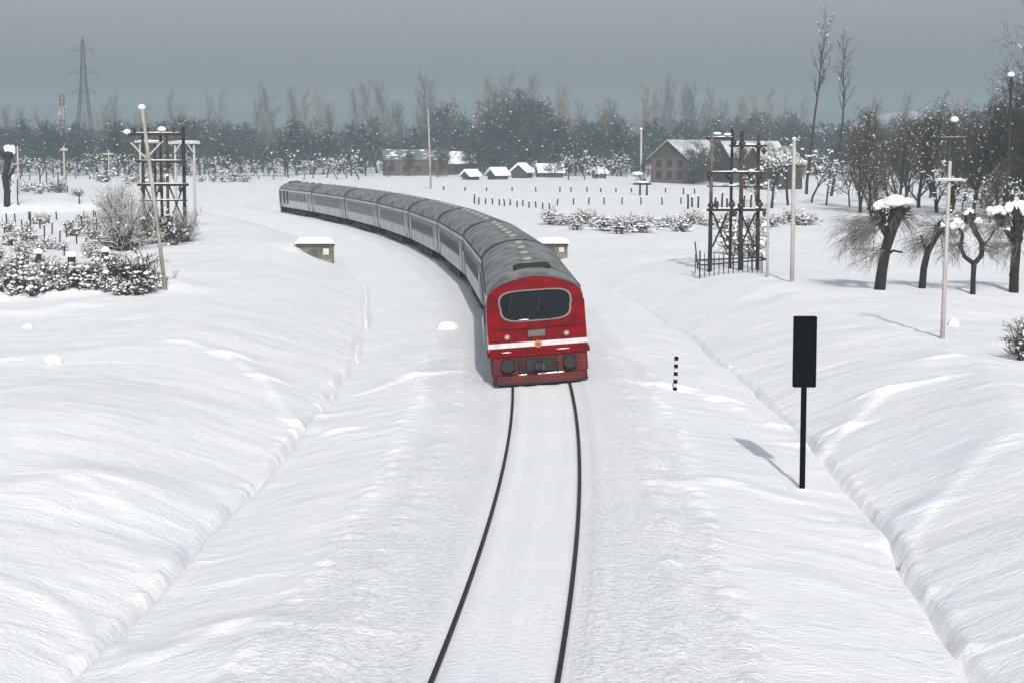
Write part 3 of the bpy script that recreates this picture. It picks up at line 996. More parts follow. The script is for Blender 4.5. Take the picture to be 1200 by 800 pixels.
# ------------------------------------------------------------------ culvert parapets
def parapet(px0, px1, pyb, pyt, label, seed, kind):
    a, b = on_plane(px0, pyb, -0.5), on_plane(px1, pyb, -0.5)
    c = (a + b) / 2
    s = px_per_m(c)
    w = (px1 - px0) / s
    h = (pyb - pyt) / s
    zb = c.z
    t = thing('culvert_parapet', label, 'parapet', (c.x, c.y, zb), 0, 'parapets of the culvert under the line')
    rng = random.Random(seed)
    m = MB(); m.bevbox((0, 0, h * 0.36), (w, 0.5, h * 0.72 + 0.9), 0.04)
    m.build('wall', M_CONC, t)
    m = MB(); m.bevbox((0, -0.04, h * 0.80), (w + 0.12, 0.66, h * 0.13), 0.03)
    m.build('coping', mat('dark_coping', (0.09, 0.085, 0.07), 0.9, var=0.4, scale=3), t)
    m = MB(); m.bevbox((w * 0.30, -0.27, h * 0.52), (w * 0.17, 0.06, h * 0.28), 0.02)
    m.build('pale_patch', mat('pale_render', (0.55, 0.52, 0.44), 0.9, var=0.25, scale=4), t)
    for x in (-w * 0.18, w * 0.12):
        m = MB(); m.bevbox((x, -0.28, h * 0.32), (w * 0.06, 0.10, h * 0.6), 0.02); m.build('rib', M_CONC, t)
    # thick snow on top
    cap = MB(); v, f = [], []
    nx, ny = 16, 6
    for i in range(nx + 1):
        for j in range(ny + 1):
            u, q = i / nx * 2 - 1, j / ny * 2 - 1
            e = (1 - abs(u) ** 6) * (1 - abs(q) ** 4)
            v.append((u * (w / 2 + 0.16), q * 0.48 - 0.03, h * 0.865 + 0.02 + 0.42 * max(0, e) ** 0.5 * (1 + rng.uniform(-.07, .07))))
    for i in range(nx):
        for j in range(ny):
            k = i * (ny + 1) + j
            f.append((k, k + ny + 1, k + ny + 2, k + 1))
    f.append(tuple(i * (ny + 1) for i in range(nx + 1))[::-1]) 
    cap.add(v, f).build('snow_cap', M_SNOWCAP, t, True)
    return t, w, h
tl, w_, h_ = parapet(349, 391, 309, 282, 'concrete culvert parapet with thick snow cap left of the train', 1, 0)
parapet(629, 665, 303, 283, 'concrete culvert parapet with snow cap just behind the train roof on the right', 2, 1)
# ------------------------------------------------------------------ snow lumps
for (px, py, w, h, lab) in ((62, 424, 20, 9, 'small snow hump on the open slope below the shrubs on the left'),
                            (33, 384, 12, 5, 'tiny snow hump on the slope near the left edge'),
                            (525, 385, 24, 9, 'snow clump on the slope left of the train front'),
                            (1117, 382, 14, 9, 'white snow lump beside the thin pale pole on the right')):
    p = G(px, py); s = px_per_m(p); rng = random.Random(px)
    o = MB().lump((0, 0, 0), (w / s / 2, w / s / 2 * 1.1, h / s), rng, 16, 7, 0.26, 0.4).build('snow_mound', M_SNOWCAP, None, True)
    o.location = p
    tag(o, lab, 'snow mound', 'loose snow mounds')
# ------------------------------------------------------------------ trees
def unit(v):
    return v / max(1e-9, v.length)
def rvec(rng):
    return Vector((rng.gauss(0, 1), rng.gauss(0, 1), rng.gauss(0, 1)))

class Tree:
    def __init__(s, seed): s.rng = random.Random(seed); s.seg = []   # (p0, p1, r0, r1, level)
    def limb(s, p, d, length, r, lvl, spec):
        """spec[lvl] = (pieces, wobble, up, children, child_len, child_angle, start, taper)"""
        rng = s.rng
        pieces, wob, up, nch, clen, cang, start, taper = spec[lvl]
        pts = [p.copy()]; d = unit(d)
        for i in range(pieces):
            d = unit(d + rvec(rng) * wob + Vector((0, 0, up)))
            q = pts[-1] + d * length / pieces
            r0 = r * (1 - (1 - taper) * i / pieces); r1 = r * (1 - (1 - taper) * (i + 1) / pieces)
            s.seg.append((pts[-1], q, r0, r1, lvl)); pts.append(q)
        if lvl + 1 < len(spec):
            for c in range(nch):
                t = start + (1 - start) * (c + rng.random()) / nch
                k = min(pieces - 1, int(t * pieces)); a = pts[k].lerp(pts[k + 1], t * pieces - k)
                ax = unit(pts[k + 1] - pts[k])
                side = unit((rvec(rng)).cross(ax))
                ang = R(cang * rng.uniform(0.75, 1.25))
                s.limb(a, ax * math.cos(ang) + side * math.sin(ang), length * clen * rng.uniform(0.65, 1.15) * (1.0 - 0.45 * t if lvl == 0 else 1.0),
                       max(0.012, r * (1 - (1 - taper) * t) * 0.55), lvl + 1, spec)
    def meshes(s, bark, twig, snowm, thick_from=2, snow=0.2, snow_size=(0.2, 0.4), minr=0.02, snow_min_lvl=1):
        tr, cr, sn = MB(), MB(), MB()
        rng = s.rng
        for (a, b, r0, r1, l) in s.seg:
            if l < thick_from:
                tr.tube([a, b + unit(b - a) * r1 * 0.3], [max(r0, minr), max(r1, minr)], 6 if l == 0 else 5, False)
            else:
                cr.tube([a, b], [max(r0, minr), max(r1, minr * 0.6)], 3, False)
            d = unit(b - a)
            if snow and l >= snow_min_lvl and rng.random() < snow * (1.15 - abs(d.z)):
                k = rng.uniform(*snow_size)
                if rng.random() < 0.3:
                    q = a.lerp(b, rng.random())
                    sn.lump((q.x, q.y, q.z + k * 0.25 + r0), (k * rng.uniform(.6, 1.2), k * rng.uniform(.6, 1.2), k * rng.uniform(.45, .8)), rng, 6, 3, 0.25)
                else:
                    u0 = rng.uniform(0, 0.4); u1 = rng.uniform(0.6, 1.0); up = Vector((0, 0, r0 * 0.7 + k * 0.12))
                    q0, q1, q2 = a.lerp(b, u0) + up, a.lerp(b, (u0 + u1) / 2) + up * 1.25, a.lerp(b, u1) + up * 0.8
                    sn.tube([q0, q1, q2], [k * 0.16, k * rng.uniform(.26, .42), k * 0.14], 5, False)
        out = [('trunk', tr.mesh('trunk', bark, True))]
        if cr.v: out.append(('crown', cr.mesh('crown', twig)))
        if sn.v: out.append(('snow_cover', sn.mesh('snow_cover', snowm, True)))
        return out

def poplar_meshes(seed, twig=None):
    t = Tree(seed)
    H = 24.0
    spec = [(9, 0.045, 0.05, 42, 0.30, 30, 0.16, 0.12), (4, 0.10, 0.13, 11, 0.42, 30, 0.15, 0.3), (2, 0.12, 0.2, 3, 0.5, 26, 0.2, 0.4), (1, 0.1, 0.2, 0, 0, 0, 0, 0.4)]
    t.limb(Vector((0, 0, -0.4)), Vector((0, 0, 1)), H, 0.17, 0, spec)
    return t.meshes(twig or M_TWIGPALE, twig or M_TWIGPALE, M_SNOWTREE, 1, 0.015, (0.12, 0.26), 0.019), H
def broad_meshes(seed, H=15.0, twig=None, snow=0.035, spread=50, minr=0.05, bark=None, size=(0.12, 0.30), nl=11, start=0.12, up=0.06):
    t = Tree(seed)
    spec = [(5, 0.10, 0.10, nl, 0.85, spread, start, 0.45), (5, 0.15, up, 8, 0.50, 46, 0.15, 0.25), (3, 0.18, up * 0.7, 7, 0.52, 44, 0.1, 0.35), (2, 0.2, 0.0, 3, 0.55, 40, 0.1, 0.4), (1, 0.1, -0.05, 0, 0, 0, 0, 0.5)]
    t.limb(Vector((0, 0, -0.4)), Vector((0, 0, 1)), H * 0.55, H * 0.022, 0, spec)
    zmax = max(b.z for (_, b, _, _, _) in t.seg)
    k = H / zmax
    t.seg = [(a * k, b * k, r0, r1, l) for (a, b, r0, r1, l) in t.seg]
    return t.meshes(bark or M_BARKFAR, twig or M_TWIGGREY, M_SNOWTREE, 2, snow, size, minr), H
def orchard_meshes(seed, H=7.0):
    t = Tree(seed)
    spec = [(4, 0.14, 0.05, 7, 0.95, 55, 0.4, 0.5), (4, 0.22, 0.04, 6, 0.5, 50, 0.2, 0.3), (3, 0.2, 0.02, 5, 0.5, 45, 0.1, 0.4), (1, 0.2, 0.0, 0, 0, 0, 0, 0.5)]
    t.limb(Vector((0, 0, -0.3)), Vector((0, 0, 1)), H * 0.5, 0.17, 0, spec)
    zmax = max(b.z for (_, b, _, _, _) in t.seg); k = H / zmax
    t.seg = [(a * k, b * k, r0, r1, l) for (a, b, r0, r1, l) in t.seg]
    return t.meshes(M_BARK, M_TWIGDARK, M_SNOWTREE, 2, 0.34, (0.12, 0.34), 0.024), H
def thin_tall_meshes(seed, H=27.0):
    t = Tree(seed)
    spec = [(10, 0.045, 0.02, 20, 0.17, 30, 0.55, 0.15), (4, 0.1, 0.14, 6, 0.45, 32, 0.2, 0.3), (2, 0.15, 0.1, 3, 0.5, 30, 0.2, 0.4), (1, 0.1, 0.1, 0, 0, 0, 0, 0.5)]
    t.limb(Vector((0, 0, -0.4)), Vector((0.03, 0, 1)), H, 0.26, 0, spec)
    for i in range(9):       # stubs left where side branches were lopped
        z = H * t.rng.uniform(0.15, 0.6)
        a = t.rng.uniform(0, 6.28)
        base = min(t.seg[:10], key=lambda q: abs(q[0].z - z))[0]
        t.seg.append((base, base + Vector((math.cos(a) * 0.5, math.sin(a) * 0.5, 0.4)), 0.06, 0.03, 1))
    return t.meshes(M_BARK, M_TWIGBROWN, M_SNOWTREE, 2, 0.08, (0.10, 0.22), 0.022), H
def shrub_meshes(seed, H=1.7, n=18, twig=None, snow=0.36, size=(0.07, 0.22), spread=0.75, minr=0.014):
    t = Tree(seed)
    rng = t.rng
    spec = [(4, 0.16, 0.04, 6, 0.55, 40, 0.2, 0.3), (3, 0.2, 0.03, 4, 0.5, 40, 0.15, 0.4), (1, 0.2, 0, 0, 0, 0, 0, 0.5)]
    for i in range(n):
        a = rng.uniform(0, 6.28); s = rng.uniform(0.15, spread)
        t.limb(Vector((math.cos(a) * 0.25 * rng.random(), math.sin(a) * 0.25 * rng.random(), -0.15)),
               Vector((math.cos(a) * s, math.sin(a) * s, 1)), H * rng.uniform(0.55, 1.1), 0.028, 0, spec)
    m = t.meshes(M_TWIGDARK, twig or M_TWIGDARK, M_SNOWCAP, 1, snow, size, minr, 0)
    return [({'trunk': 'stems', 'crown': 'twigs'}.get(k, k), me) for k, me in m], H

def plant(name, cat, ms, p, H, top_h, label, group, rng, lean=0.0, wide=1.0):
    me, H0 = ms
    t = thing(name, label, cat, (p.x, p.y, p.z), rng.uniform(0, 6.28), group)
    k = top_h / H0
    t.scale = (k * wide, k * wide, k)
    if lean: t.rotation_euler = (0, lean, 0)
    for nm, m in me:
        share(nm, m, t)
    return t

M_POPGREY = mat('grey_poplar_twigs', (0.15, 0.14, 0.125), 0.9, var=0.4, scale=0.35)
POP = [poplar_meshes(100 + i, M_TWIGPALE if i < 2 else M_POPGREY) for i in range(4)]
BRO = [broad_meshes(200 + i, spread=(50, 38, 44, 30, 48)[i], up=(0.06, 0.16, 0.10, 0.22, 0.03)[i]) for i in range(5)]
FARSECT = [(95, 'left of the lattice pylon'), (160, 'under the lattice pylon'), (250, 'behind the left pole frame'), (330, 'left of the train tail'),
           (440, 'behind the tail of the train'), (540, 'behind the long brick building'), (600, 'behind the snowy huts'), (670, 'right of the snowy huts'), (745, 'left of the gabled house'),
           (830, 'behind the gabled house'), (900, 'behind the right pole frame'), (980, 'behind the two thin trees'), (9999, 'behind the willows')]
def sector(px):
    for lim, s in FARSECT:
        if px < lim: return s
TOPX = [-80, 0, 40, 100, 160, 220, 300, 340, 400, 440, 490, 520, 560, 585, 612, 635, 650, 690, 710, 735, 760, 800, 850, 880, 920, 960, 1000, 1100, 1300]
TOPY = [150, 146, 142, 144, 140, 140, 148, 142, 146, 142, 145, 126, 130, 118, 108, 114, 138, 138, 130, 140, 142, 138, 142, 136, 130, 142, 138, 136, 132]
rng = random.Random(77)
def at_depth(px, Y):
    d = ray(px, 300)
    x = d.x / d.y * Y
    return Vector((x, Y, gz(x, Y)))
def height_to(px, py, Y):
    d = ray(px, py)
    return CAM_H + d.z / d.y * Y
KINDW = {'dense': ['dense snow-flecked tree', 'broad snowy-boughed tree', 'round-crowned grey tree', 'spreading snow-dusted tree', 'bushy dark tree']}
ROWTXT = [', front of far wood, ', ', amid far wood, ', ', rear of far wood, ']
for row, (Y0, step, dy) in enumerate(((488, 14.5, 0), (535, 15.5, 0), (600, 17, 0))):
    px = -24 + 5 * row
    while px < 1225:
        Y = Y0 + rng.uniform(-14, 22)
        i = rng.randrange(5)
        top = float(np.interp(px, TOPX, TOPY)) + dy + rng.uniform(-8, 20) + (16 if row == 0 and rng.random() < 0.6 else 0)
        p = at_depth(px, Y)
        h = max(6.0, height_to(px, top, Y) - p.z)
        if row == 0 and (748 < px < 870 or 440 < px < 545):
            pass
        else:
            plant('bare_tree', 'tree', BRO[i], p, 15, h, KINDW['dense'][i] + ROWTXT[row] + sector(px), 'broad trees of the far treeline', rng, wide=rng.uniform(1.0, 1.4))
        px += step * rng.uniform(0.7, 1.3)
for (px, top) in ((20, 132), (62, 135), (128, 128), (141, 119), (178, 128), (205, 116), (246, 119), (262, 113), (300, 124), (316, 108), (323, 116), (346, 122), (352, 110), (363, 114), (372, 108), (380, 112),
                  (395, 128), (424, 112), (434, 103), (447, 108), (458, 105), (471, 126), (497, 97), (503, 101), (534, 120), (575, 98), (655, 107), (663, 112), (679, 124), (751, 103), (763, 113), (776, 100),
                  (786, 106), (797, 108), (806, 116), (815, 108), (829, 111), (845, 124), (866, 126), (884, 118), (903, 112), (938, 120), (1020, 120), (1055, 116), (1120, 112), (1170, 118)):
    Y = 590 + rng.uniform(-50, 110)
    top += 2
    p = at_depth(px, Y); h = height_to(px, top, Y) - p.z
    i = rng.randrange(4)
    plant('poplar_tree', 'tree', POP[i], p, 24, h, ('pale upright bare poplar' if i < 2 else 'grey upright bare poplar') + ' in far treeline ' + sector(px), 'poplars of the far treeline', rng, wide=rng.uniform(0.8, 1.35))
for k in range(46):           # lesser wispy poplars filling the skyline unevenly
    px = rng.uniform(-20, 1000)
    Y = 620 + rng.uniform(-40, 120)
    top = float(np.interp(px, TOPX, TOPY)) - rng.uniform(-6, 16)
    p = at_depth(px, Y); h = height_to(px, top, Y) - p.z
    i = rng.randrange(4)
    plant('poplar_tree', 'tree', POP[i], p, 24, h, 'thin wispy poplar low in far treeline ' + sector(px), 'poplars of the far treeline', rng, wide=rng.uniform(0.9, 1.7))
# low orchard trees along the foot of the wood
ORC = [orchard_meshes(300 + i) for i in range(4)]
px = -30
while px < 960:
    if not (430 < px < 660 or 735 < px < 900):
        Y = 440 + rng.uniform(-25, 25)
        p = at_depth(px, Y)
        plant('orchard_tree', 'tree', ORC[rng.randrange(4)], p, 7, rng.uniform(4.5, 7.5), 'low snowy orchard tree before far wood ' + sector(px), 'orchard trees at the foot of the wood', rng)
    px += 15 * rng.uniform(0.6, 1.5)

for (px, pb, h, lab) in ((478, 207, 7.5, 'snowy bare tree growing before the long brick building'), (512, 208, 9.0, 'snowy bare tree at the right end of the long brick building'), (455, 208, 5.5, 'small snowy tree at the left end of the long brick building'),
                         (812, 216, 8.0, 'snowy bare tree growing before the gabled brick house'), (832, 217, 9.5, 'snowy bare tree between the two houses by the transformer frame'), (868, 218, 9.0, 'snowy bare tree before the house right of the transformer frame'),
                         (650, 209, 6.0, 'snowy bare tree at the right end of the snowy huts'), (596, 208, 6.5, 'snowy bare tree rising among the snowy huts'), (757, 217, 6.0, 'snowy bare tree at the left corner of the gabled house')):
    plant('bare_tree', 'tree', BRO[int(px) % 5], G(px, pb), 15, h, lab, None, rng, wide=1.1)

# ---- nearer trees on the right
NEA = [broad_meshes(400 + i, 14.0, M_TWIGBROWN, 0.035, 42, 0.017, M_BARK, (0.08, 0.2), 13, 0.10, 0.20) for i in range(4)]
NEP = [broad_meshes(420 + i, 14.0, M_TWIGDARK, 0.05, 32, 0.017, M_BARK, (0.08, 0.22), 13, 0.10, 0.26) for i in range(2)]
RT = [(1008, 250, 132, 0, 'brown bare tree just right of the two tall thin trees'), (1030, 246, 116, 4, 'upright dark bare tree behind the snow-capped willow'),
      (1052, 252, 132, 1, 'brown twiggy tree behind the gap between the two leaning willows'), (1076, 244, 118, 2, 'brown bare tree left of the pale crossarm pole'),
      (1098, 250, 112, 5, 'upright dark bare tree right behind the pale crossarm pole'), (1116, 246, 104, 0, 'tallest brown bare tree right of the pale crossarm pole'),
      (1140, 254, 116, 3, 'brown bare tree behind the forked willow'), (1158, 250, 124, 1, 'brown bare tree between the forked willow and the right edge'),
      (1176, 256, 96, 2, 'dense brown tree beside the snow-capped dark pole at right'), (1196, 258, 70, 3, 'tall dense brown tree at the right edge of the picture'),
      (1222, 262, 60, 0, 'brown tree cut off by the right edge'), (1130, 236, 128, 5, 'dark bare tree deep in the clump behind the forked willow'),
      (1062, 236, 126, 0, 'far brown tree of the clump left of the crossarm pole'), (1186, 240, 118, 4, 'dark bare tree deep in the clump near the right edge'),
      (1090, 232, 132, 3, 'short brown tree far back beside the crossarm pole'), (1150, 244, 140, 2, 'low brown tree between the forked willow and the snow-capped pole'), (1040, 238, 140, 1, 'low brown tree far back above the snow-capped willow'), (1212, 246, 128, 2, 'low brown tree far back at the right edge'), (1020, 262, 170, 0, 'small brown thicket tree close behind the snow-capped willow'), (1170, 270, 178, 1, 'small brown thicket tree close behind the stout willow')]
for (px, pb, pt, i, lab) in RT:
    p = G(px, pb); s = px_per_m(p)
    ms = (NEA + NEP)[i]
    plant('bare_tree', 'tree', ms, p, 14, (pb - pt) / s, lab, 'bare trees behind the willows', rng, wide=0.85)
tt = thin_tall_meshes(501), thin_tall_meshes(517)
for k, (px, pb, pt, pxt, lab) in enumerate(((945, 228, 28, 958, 'taller of two thin leaning bare trees, the left one'), (974, 230, 48, 990, 'shorter of two thin leaning bare trees, the right one'))):
    p = G(px, pb); s = px_per_m(p)
    t = plant('tall_thin_tree', 'tree', tt[k], p, 27, (pb - pt) / s, lab, 'two tall thin trees', rng)
    t.rotation_euler = (0, math.atan2(pxt - px - 6, pb - pt), 0)
p = G(1206, 262); s = px_per_m(p)
t = plant('tall_thin_tree', 'tree', broad_meshes(431, 22.0, M_TWIGDARK, 0.03, 26, 0.022, M_BARK, (0.08, 0.2)), p, 22, 280 / s, 'very tall bare tree whose twigs cross the upper right edge', None, rng, wide=0.6)
OT = [(886, 238, 188, 'low snow-laden tree just left of the pole beside the frame'), (904, 244, 166, 'snow-laden orchard tree right of the dark pole frame'), (924, 241, 155, 'tallest snow-laden orchard tree right of the pole frame'),
      (950, 238, 176, 'snow-laden orchard tree at the foot of the taller thin tree'), (968, 240, 182, 'snow-laden orchard tree between the two thin trees'), (996, 243, 186, 'snow-laden orchard tree right of the two thin trees'),
      (1016, 247, 192, 'low snow-laden tree above the snow-capped willow'), (1108, 252, 188, 'snow-laden tree behind the pale crossarm pole'), (1160, 262, 205, 'low snow-laden tree behind the thick willow at right'),
      (1186, 268, 200, 'low snow-laden tree at the right edge behind the thick willow'), (1128, 262, 212, 'low snow-laden tree behind the forked willow')]
for k, (px, pb, pt, lab) in enumerate(OT):
    p = G(px, pb); s = px_per_m(p)
    plant('orchard_tree', 'tree', ORC[k % 4], p, 7, (pb - pt) / s, lab, 'snow-laden trees on the right', rng, wide=0.9)

# ---- pollard willows in the foreground on the right
def willow(label, px, pb, trunk, limbs, caps, fans, seed, snow_bits=()):
    g = G(px, pb); s = px_per_m(g)
    rg = random.Random(seed)
    t = thing('willow_tree', label, 'tree', g, 0, 'pollard willows on the right')
    def L(x, y, dy=0.0): return Vector(((x - px) / s, dy, (pb - y) / s))
    tr = MB()
    pts = [L(*q[:2], q[3] if len(q) > 3 else 0) for q in trunk]; pts[0].z -= 0.4
    tr.tube(pts, [q[2] / s / 2 for q in trunk], 9)
    for lm in limbs:
        tr.tube([L(*q[:2], q[3] if len(q) > 3 else 0) for q in lm], [q[2] / s / 2 for q in lm], 7)
    for q in trunk[1:]:      # burrs
        c = L(*q[:2]); r = q[2] / s / 2
        tr.lump((c.x + rg.uniform(-r, r) * .5, -r * 0.4, c.z), (r * 0.8, r * 0.8, r * 0.9), rg, 7, 4, 0.2, 1)
    tr.build('trunk', M_BARK, t, True)
    cr = MB()
    for (x, y, n, lmin, lmax, dx, dz, droop, sprd) in fans:
        c = L(x, y)
        for i in range(int(n * 1.25)):
            d = unit(Vector((dx, 0, dz)) + Vector((rg.gauss(0, sprd), rg.gauss(0, sprd), rg.gauss(0, sprd * 0.8))))
            ln = rg.uniform(lmin, lmax)
            p0 = c + rvec(rg) * 0.10
            pts = [p0]
            for k in range(5):
                d = unit(d + Vector((0, 0, -droop * 0.6)) + rvec(rg) * 0.14)
                pts.append(pts[-1] + d * ln / 5)
            r = rg.uniform(0.006, 0.011)
            if i % 3 == 0: r *= 1.3
            cr.tube(pts, [r * 1.5, r * 1.2, r, r * .8, r * .6, r * .4], 3, False)
            for k in range(2, 5):
                for _ in range(2):
                    dd = unit(d + rvec(rg) * 0.7); q = pts[k]
                    cr.tube([q, q + dd * ln * 0.16, q + (dd + Vector((0, 0, -droop * 1.5))) * ln * 0.28], [r * .6, r * .5, r * .3], 3, False)
    cr.build('crown', M_TWIGFROST, t)['kind'] = 'stuff'
    sn = MB()
    for (x, y, w, h) in caps:
        c = L(x, y)
        for _ in range(9):
            u = rg.uniform(-.5, .5)
            q = rg.uniform(.28, .62) * (1 - 0.5 * abs(u))
            sn.lump((c.x + u * w / s * 0.85, rg.uniform(-.3, .3) * w / s * .5, c.z + (rg.uniform(-.25, .15) - 0.5 * abs(u)) * h / s), (w / s / 2 * q, w / s / 2 * q * rg.uniform(.8, 1.1), h / s * rg.uniform(.32, .55)), rg, 11, 6, 0.2, 0.75)
    sn.build('snow_cap', M_SNOWCAP, t, True)['kind'] = 'stuff'
    dk = MB()
    for (x, y, w, h) in snow_bits:
        c = L(x, y)
        for _ in range(44):
            d = unit(rvec(rg) + Vector((0, 0, 0.25))); a = c + Vector((rg.uniform(-.4, .4) * w / s, rg.uniform(-.3, .3) * w / s, rg.uniform(-.4, .4) * h / s))
            m_ = a + d * 0.5 * w / s * rg.uniform(.3, .9)
            dk.tube([a, m_, m_ + unit(d + rvec(rg) * 0.6) * 0.4 * w / s * rg.random()], [0.05, 0.025, 0.008], 4)
    if dk.v: dk.build('knuckles', M_BARK, t).__setitem__('kind', 'stuff')
    return t
willow('leaning willow with a thick flat snow cap, left of the four willows', 1030, 339,
       [(1030, 339, 14), (1033, 318, 12.5), (1037, 292, 12), (1044, 268, 13), (1049, 252, 16)],
       [[(1040, 280, 8), (1028, 262, 6, -.2), (1022, 248, 5, -.3)], [(1048, 256, 9), (1060, 248, 6, .2), (1066, 244, 4, .3)], [(1034, 300, 6), (1046, 294, 3), (1057, 296, 2)], [(1046, 262, 9), (1044, 245, 8)]],
       [(1047, 236, 44, 15), (1033, 240, 26, 10)],
       [(1030, 256, 60, 1.4, 2.9, -1.2, -0.05, 0.22, 0.45), (1048, 252, 34, 0.9, 1.9, 0.8, 0.0, 0.3, 0.5), (1024, 270, 44, 1.2, 2.6, -1.0, -0.35, 0.12, 0.4), (1035, 290, 24, 0.9, 2.0, -0.9, -0.3, 0.12, 0.45)], 11,
       [(1046, 250, 30, 18), (1030, 258, 22, 26)])
willow('slender leaning willow between the snow-capped willow and the pale pole', 1080, 338,
       [(1080, 338, 9), (1082, 315, 8), (1086, 295, 8), (1094, 280, 7), (1102, 267, 7)],
       [[(1086, 296, 5), (1080, 284, 4), (1078, 276, 3)], [(1100, 270, 6), (1110, 262, 4), (1117, 258, 3)]],
       [(1102, 264, 14, 8), (1118, 264, 16, 13), (1090, 284, 8, 4)],
       [(1100, 268, 50, 0.9, 2.0, -0.5, 0.1, 0.22, 0.6), (1086, 282, 36, 0.8, 1.8, -0.9, -0.1, 0.18, 0.45), (1102, 272, 30, 0.7, 1.5, 0.6, -0.1, 0.2, 0.5)], 12,
       [(1102, 268, 16, 12)])
willow('slim willow whose two limbs fork into a ring beside the pale pole', 1140, 345,
       [(1140, 345, 7), (1140, 325, 6), (1140.5, 308, 6.5)],
       [[(1140, 309, 6), (1129, 301, 5), (1124, 290, 5), (1126, 276, 4.5), (1121, 265, 4)], [(1141, 309, 6), (1149, 299, 6), (1149, 285, 6), (1141, 272, 6.5), (1135, 258, 7), (1133, 250, 6)], [(1149, 290, 3), (1158, 280, 2), (1163, 270, 1.5)]],
       [(1121, 262, 18, 11), (1143, 258, 10, 8), (1135, 280, 10, 4), (1133, 248, 10, 6)],
       [(1135, 262, 44, 0.8, 1.7, 0.1, 0.3, 0.25, 0.7), (1149, 288, 34, 0.7, 1.6, 0.8, -0.1, 0.2, 0.5), (1124, 288, 34, 0.7, 1.6, -0.8, -0.2, 0.2, 0.5)], 13,
       [(1134, 256, 14, 14)])
willow('stout willow with several big snow caps, rightmost of the four willows', 1188, 343,
       [(1188, 343, 12), (1188, 322, 11), (1189, 300, 11), (1189, 280, 13), (1190, 266, 16)],
       [[(1188, 284, 8), (1176, 270, 6), (1168, 256, 6), (1164, 248, 6)], [(1190, 268, 9), (1198, 258, 8, .2), (1208, 250, 6)], [(1189, 270, 8), (1186, 252, 8, -.3), (1184, 244, 7)]],
       [(1165, 246, 22, 13), (1190, 242, 28, 16), (1206, 246, 22, 14), (1194, 281, 9, 8), (1176, 268, 12, 6)],
       [(1180, 262, 50, 0.9, 1.9, -0.7, -0.1, 0.25, 0.55), (1196, 262, 40, 0.9, 1.9, 0.7, 0.0, 0.25, 0.55), (1186, 285, 34, 0.8, 1.6, -0.6, -0.2, 0.2, 0.5)], 14,
       [(1196, 258, 26, 26), (1170, 256, 14, 14)])
# pollard with a ball of snow at the left edge
willow('dark pollard trunk with a round snow ball on top at the left edge', 11, 243,
       [(8, 243, 8), (9, 225, 7.5), (7, 208, 8), (11, 192, 7), (12, 182, 11)],
       [[(8, 212, 6), (15, 204, 4), (17, 198, 3)], [(11, 190, 5), (5, 182, 4), (1, 178, 3)]],
       [(12, 175, 15, 11), (13, 205, 8, 6)], [(10, 196, 16, 0.8, 1.8, 0.2, 0.5, 0.15, 0.6)], 15, [(12, 184, 12, 10), (10, 214, 10, 12)])

# ---- shrubs
SHR = [shrub_meshes(600 + i) for i in range(5)]
SHB = [shrub_meshes(620 + i, 1.7, 20, M_TWIGDARK, 0.12, (0.08, 0.18), 0.9, 0.014) for i in range(2)]
SHF = [shrub_meshes(640 + i, 1.7, 34, mat('pale_frosted_twigs', (0.42, 0.41, 0.40), 0.9, var=0.4, scale=2.0), 0.05, (0.02, 0.06), 0.8, 0.008) for i in range(2)]
LS = []
k = 0
x = -14
while x < 172:
    LS.append((x, 341 + 4 * math.sin(x * 0.05) + rng.uniform(-3, 3), rng.uniform(16, 34))); x += rng.uniform(9, 12)
x = -10
while x < 160:
    LS.append((x, 325 + rng.uniform(-5, 5), rng.uniform(14, 30))); x += rng.uniform(13, 19)
for j, (px, pb, hp) in enumerate(LS):
    p = G(px, pb); s = px_per_m(p)
    row = 'front' if pb > 330 else 'back'
    wh = ('at the left edge' if px < 35 else 'near the left edge' if px < 80 else 'midway to the leaning pole' if px < 130 else 'beside the leaning pole')
    plant('snowy_shrub', 'shrub', (SHR + SHB)[(j * 3) % 7], p, 1.7, hp / s, 'snowy shrub, %s row of left hedge, %s' % (row, wh), 'snow-laden shrubs of the left hedge', rng, wide=1.15)
for j, (px, pb, hp, ms, wd, lab) in enumerate(((168, 338, 40, SHB[0], 1.1, 'dark bushy shrub with little snow beside the leaning pole'), (150, 333, 40, SHB[1], 1.1, 'dark twiggy shrub left of the leaning pole'),
        (134, 292, 30, SHB[0], 1.5, 'low dark shrub at the foot of the frosted bush on the left'), (144, 294, 70, SHF[0], 0.8, 'large pale frosted bush left of the pole frame'),
        (160, 288, 60, SHF[1], 0.8, 'frosted bush beside the poles of the left frame'), (135, 262, 48, SHF[0], 0.8, 'pale frosted bush behind the large frosted bush'), (176, 286, 42, SHB[1], 1.0, 'dark shrub among the poles of the left frame'),
        (200, 288, 36, SHB[0], 0.9, 'dark shrub under the middle of the left pole frame'), (218, 284, 40, SHF[1], 0.7, 'frosted shrub at the right end of the left pole frame'),
        (1199, 422, 42, SHB[0], 1.0, 'dark twigs of a shrub at the right edge below the willows'), (1206, 405, 36, SHF[0], 1.0, 'pale twiggy shrub at the right edge below the willows'),
        (860, 300, 46, SHR[0], 0.8, 'snowy shrub inside the fenced pole frame on the right'), (880, 302, 40, SHR[2], 0.8, 'low snowy shrub at the right end inside the fenced frame'))):
    p = G(px, pb); s = px_per_m(p)
    plant('shrub', 'shrub', ms, p, 1.7, hp / s, lab, None, rng, wide=wd)
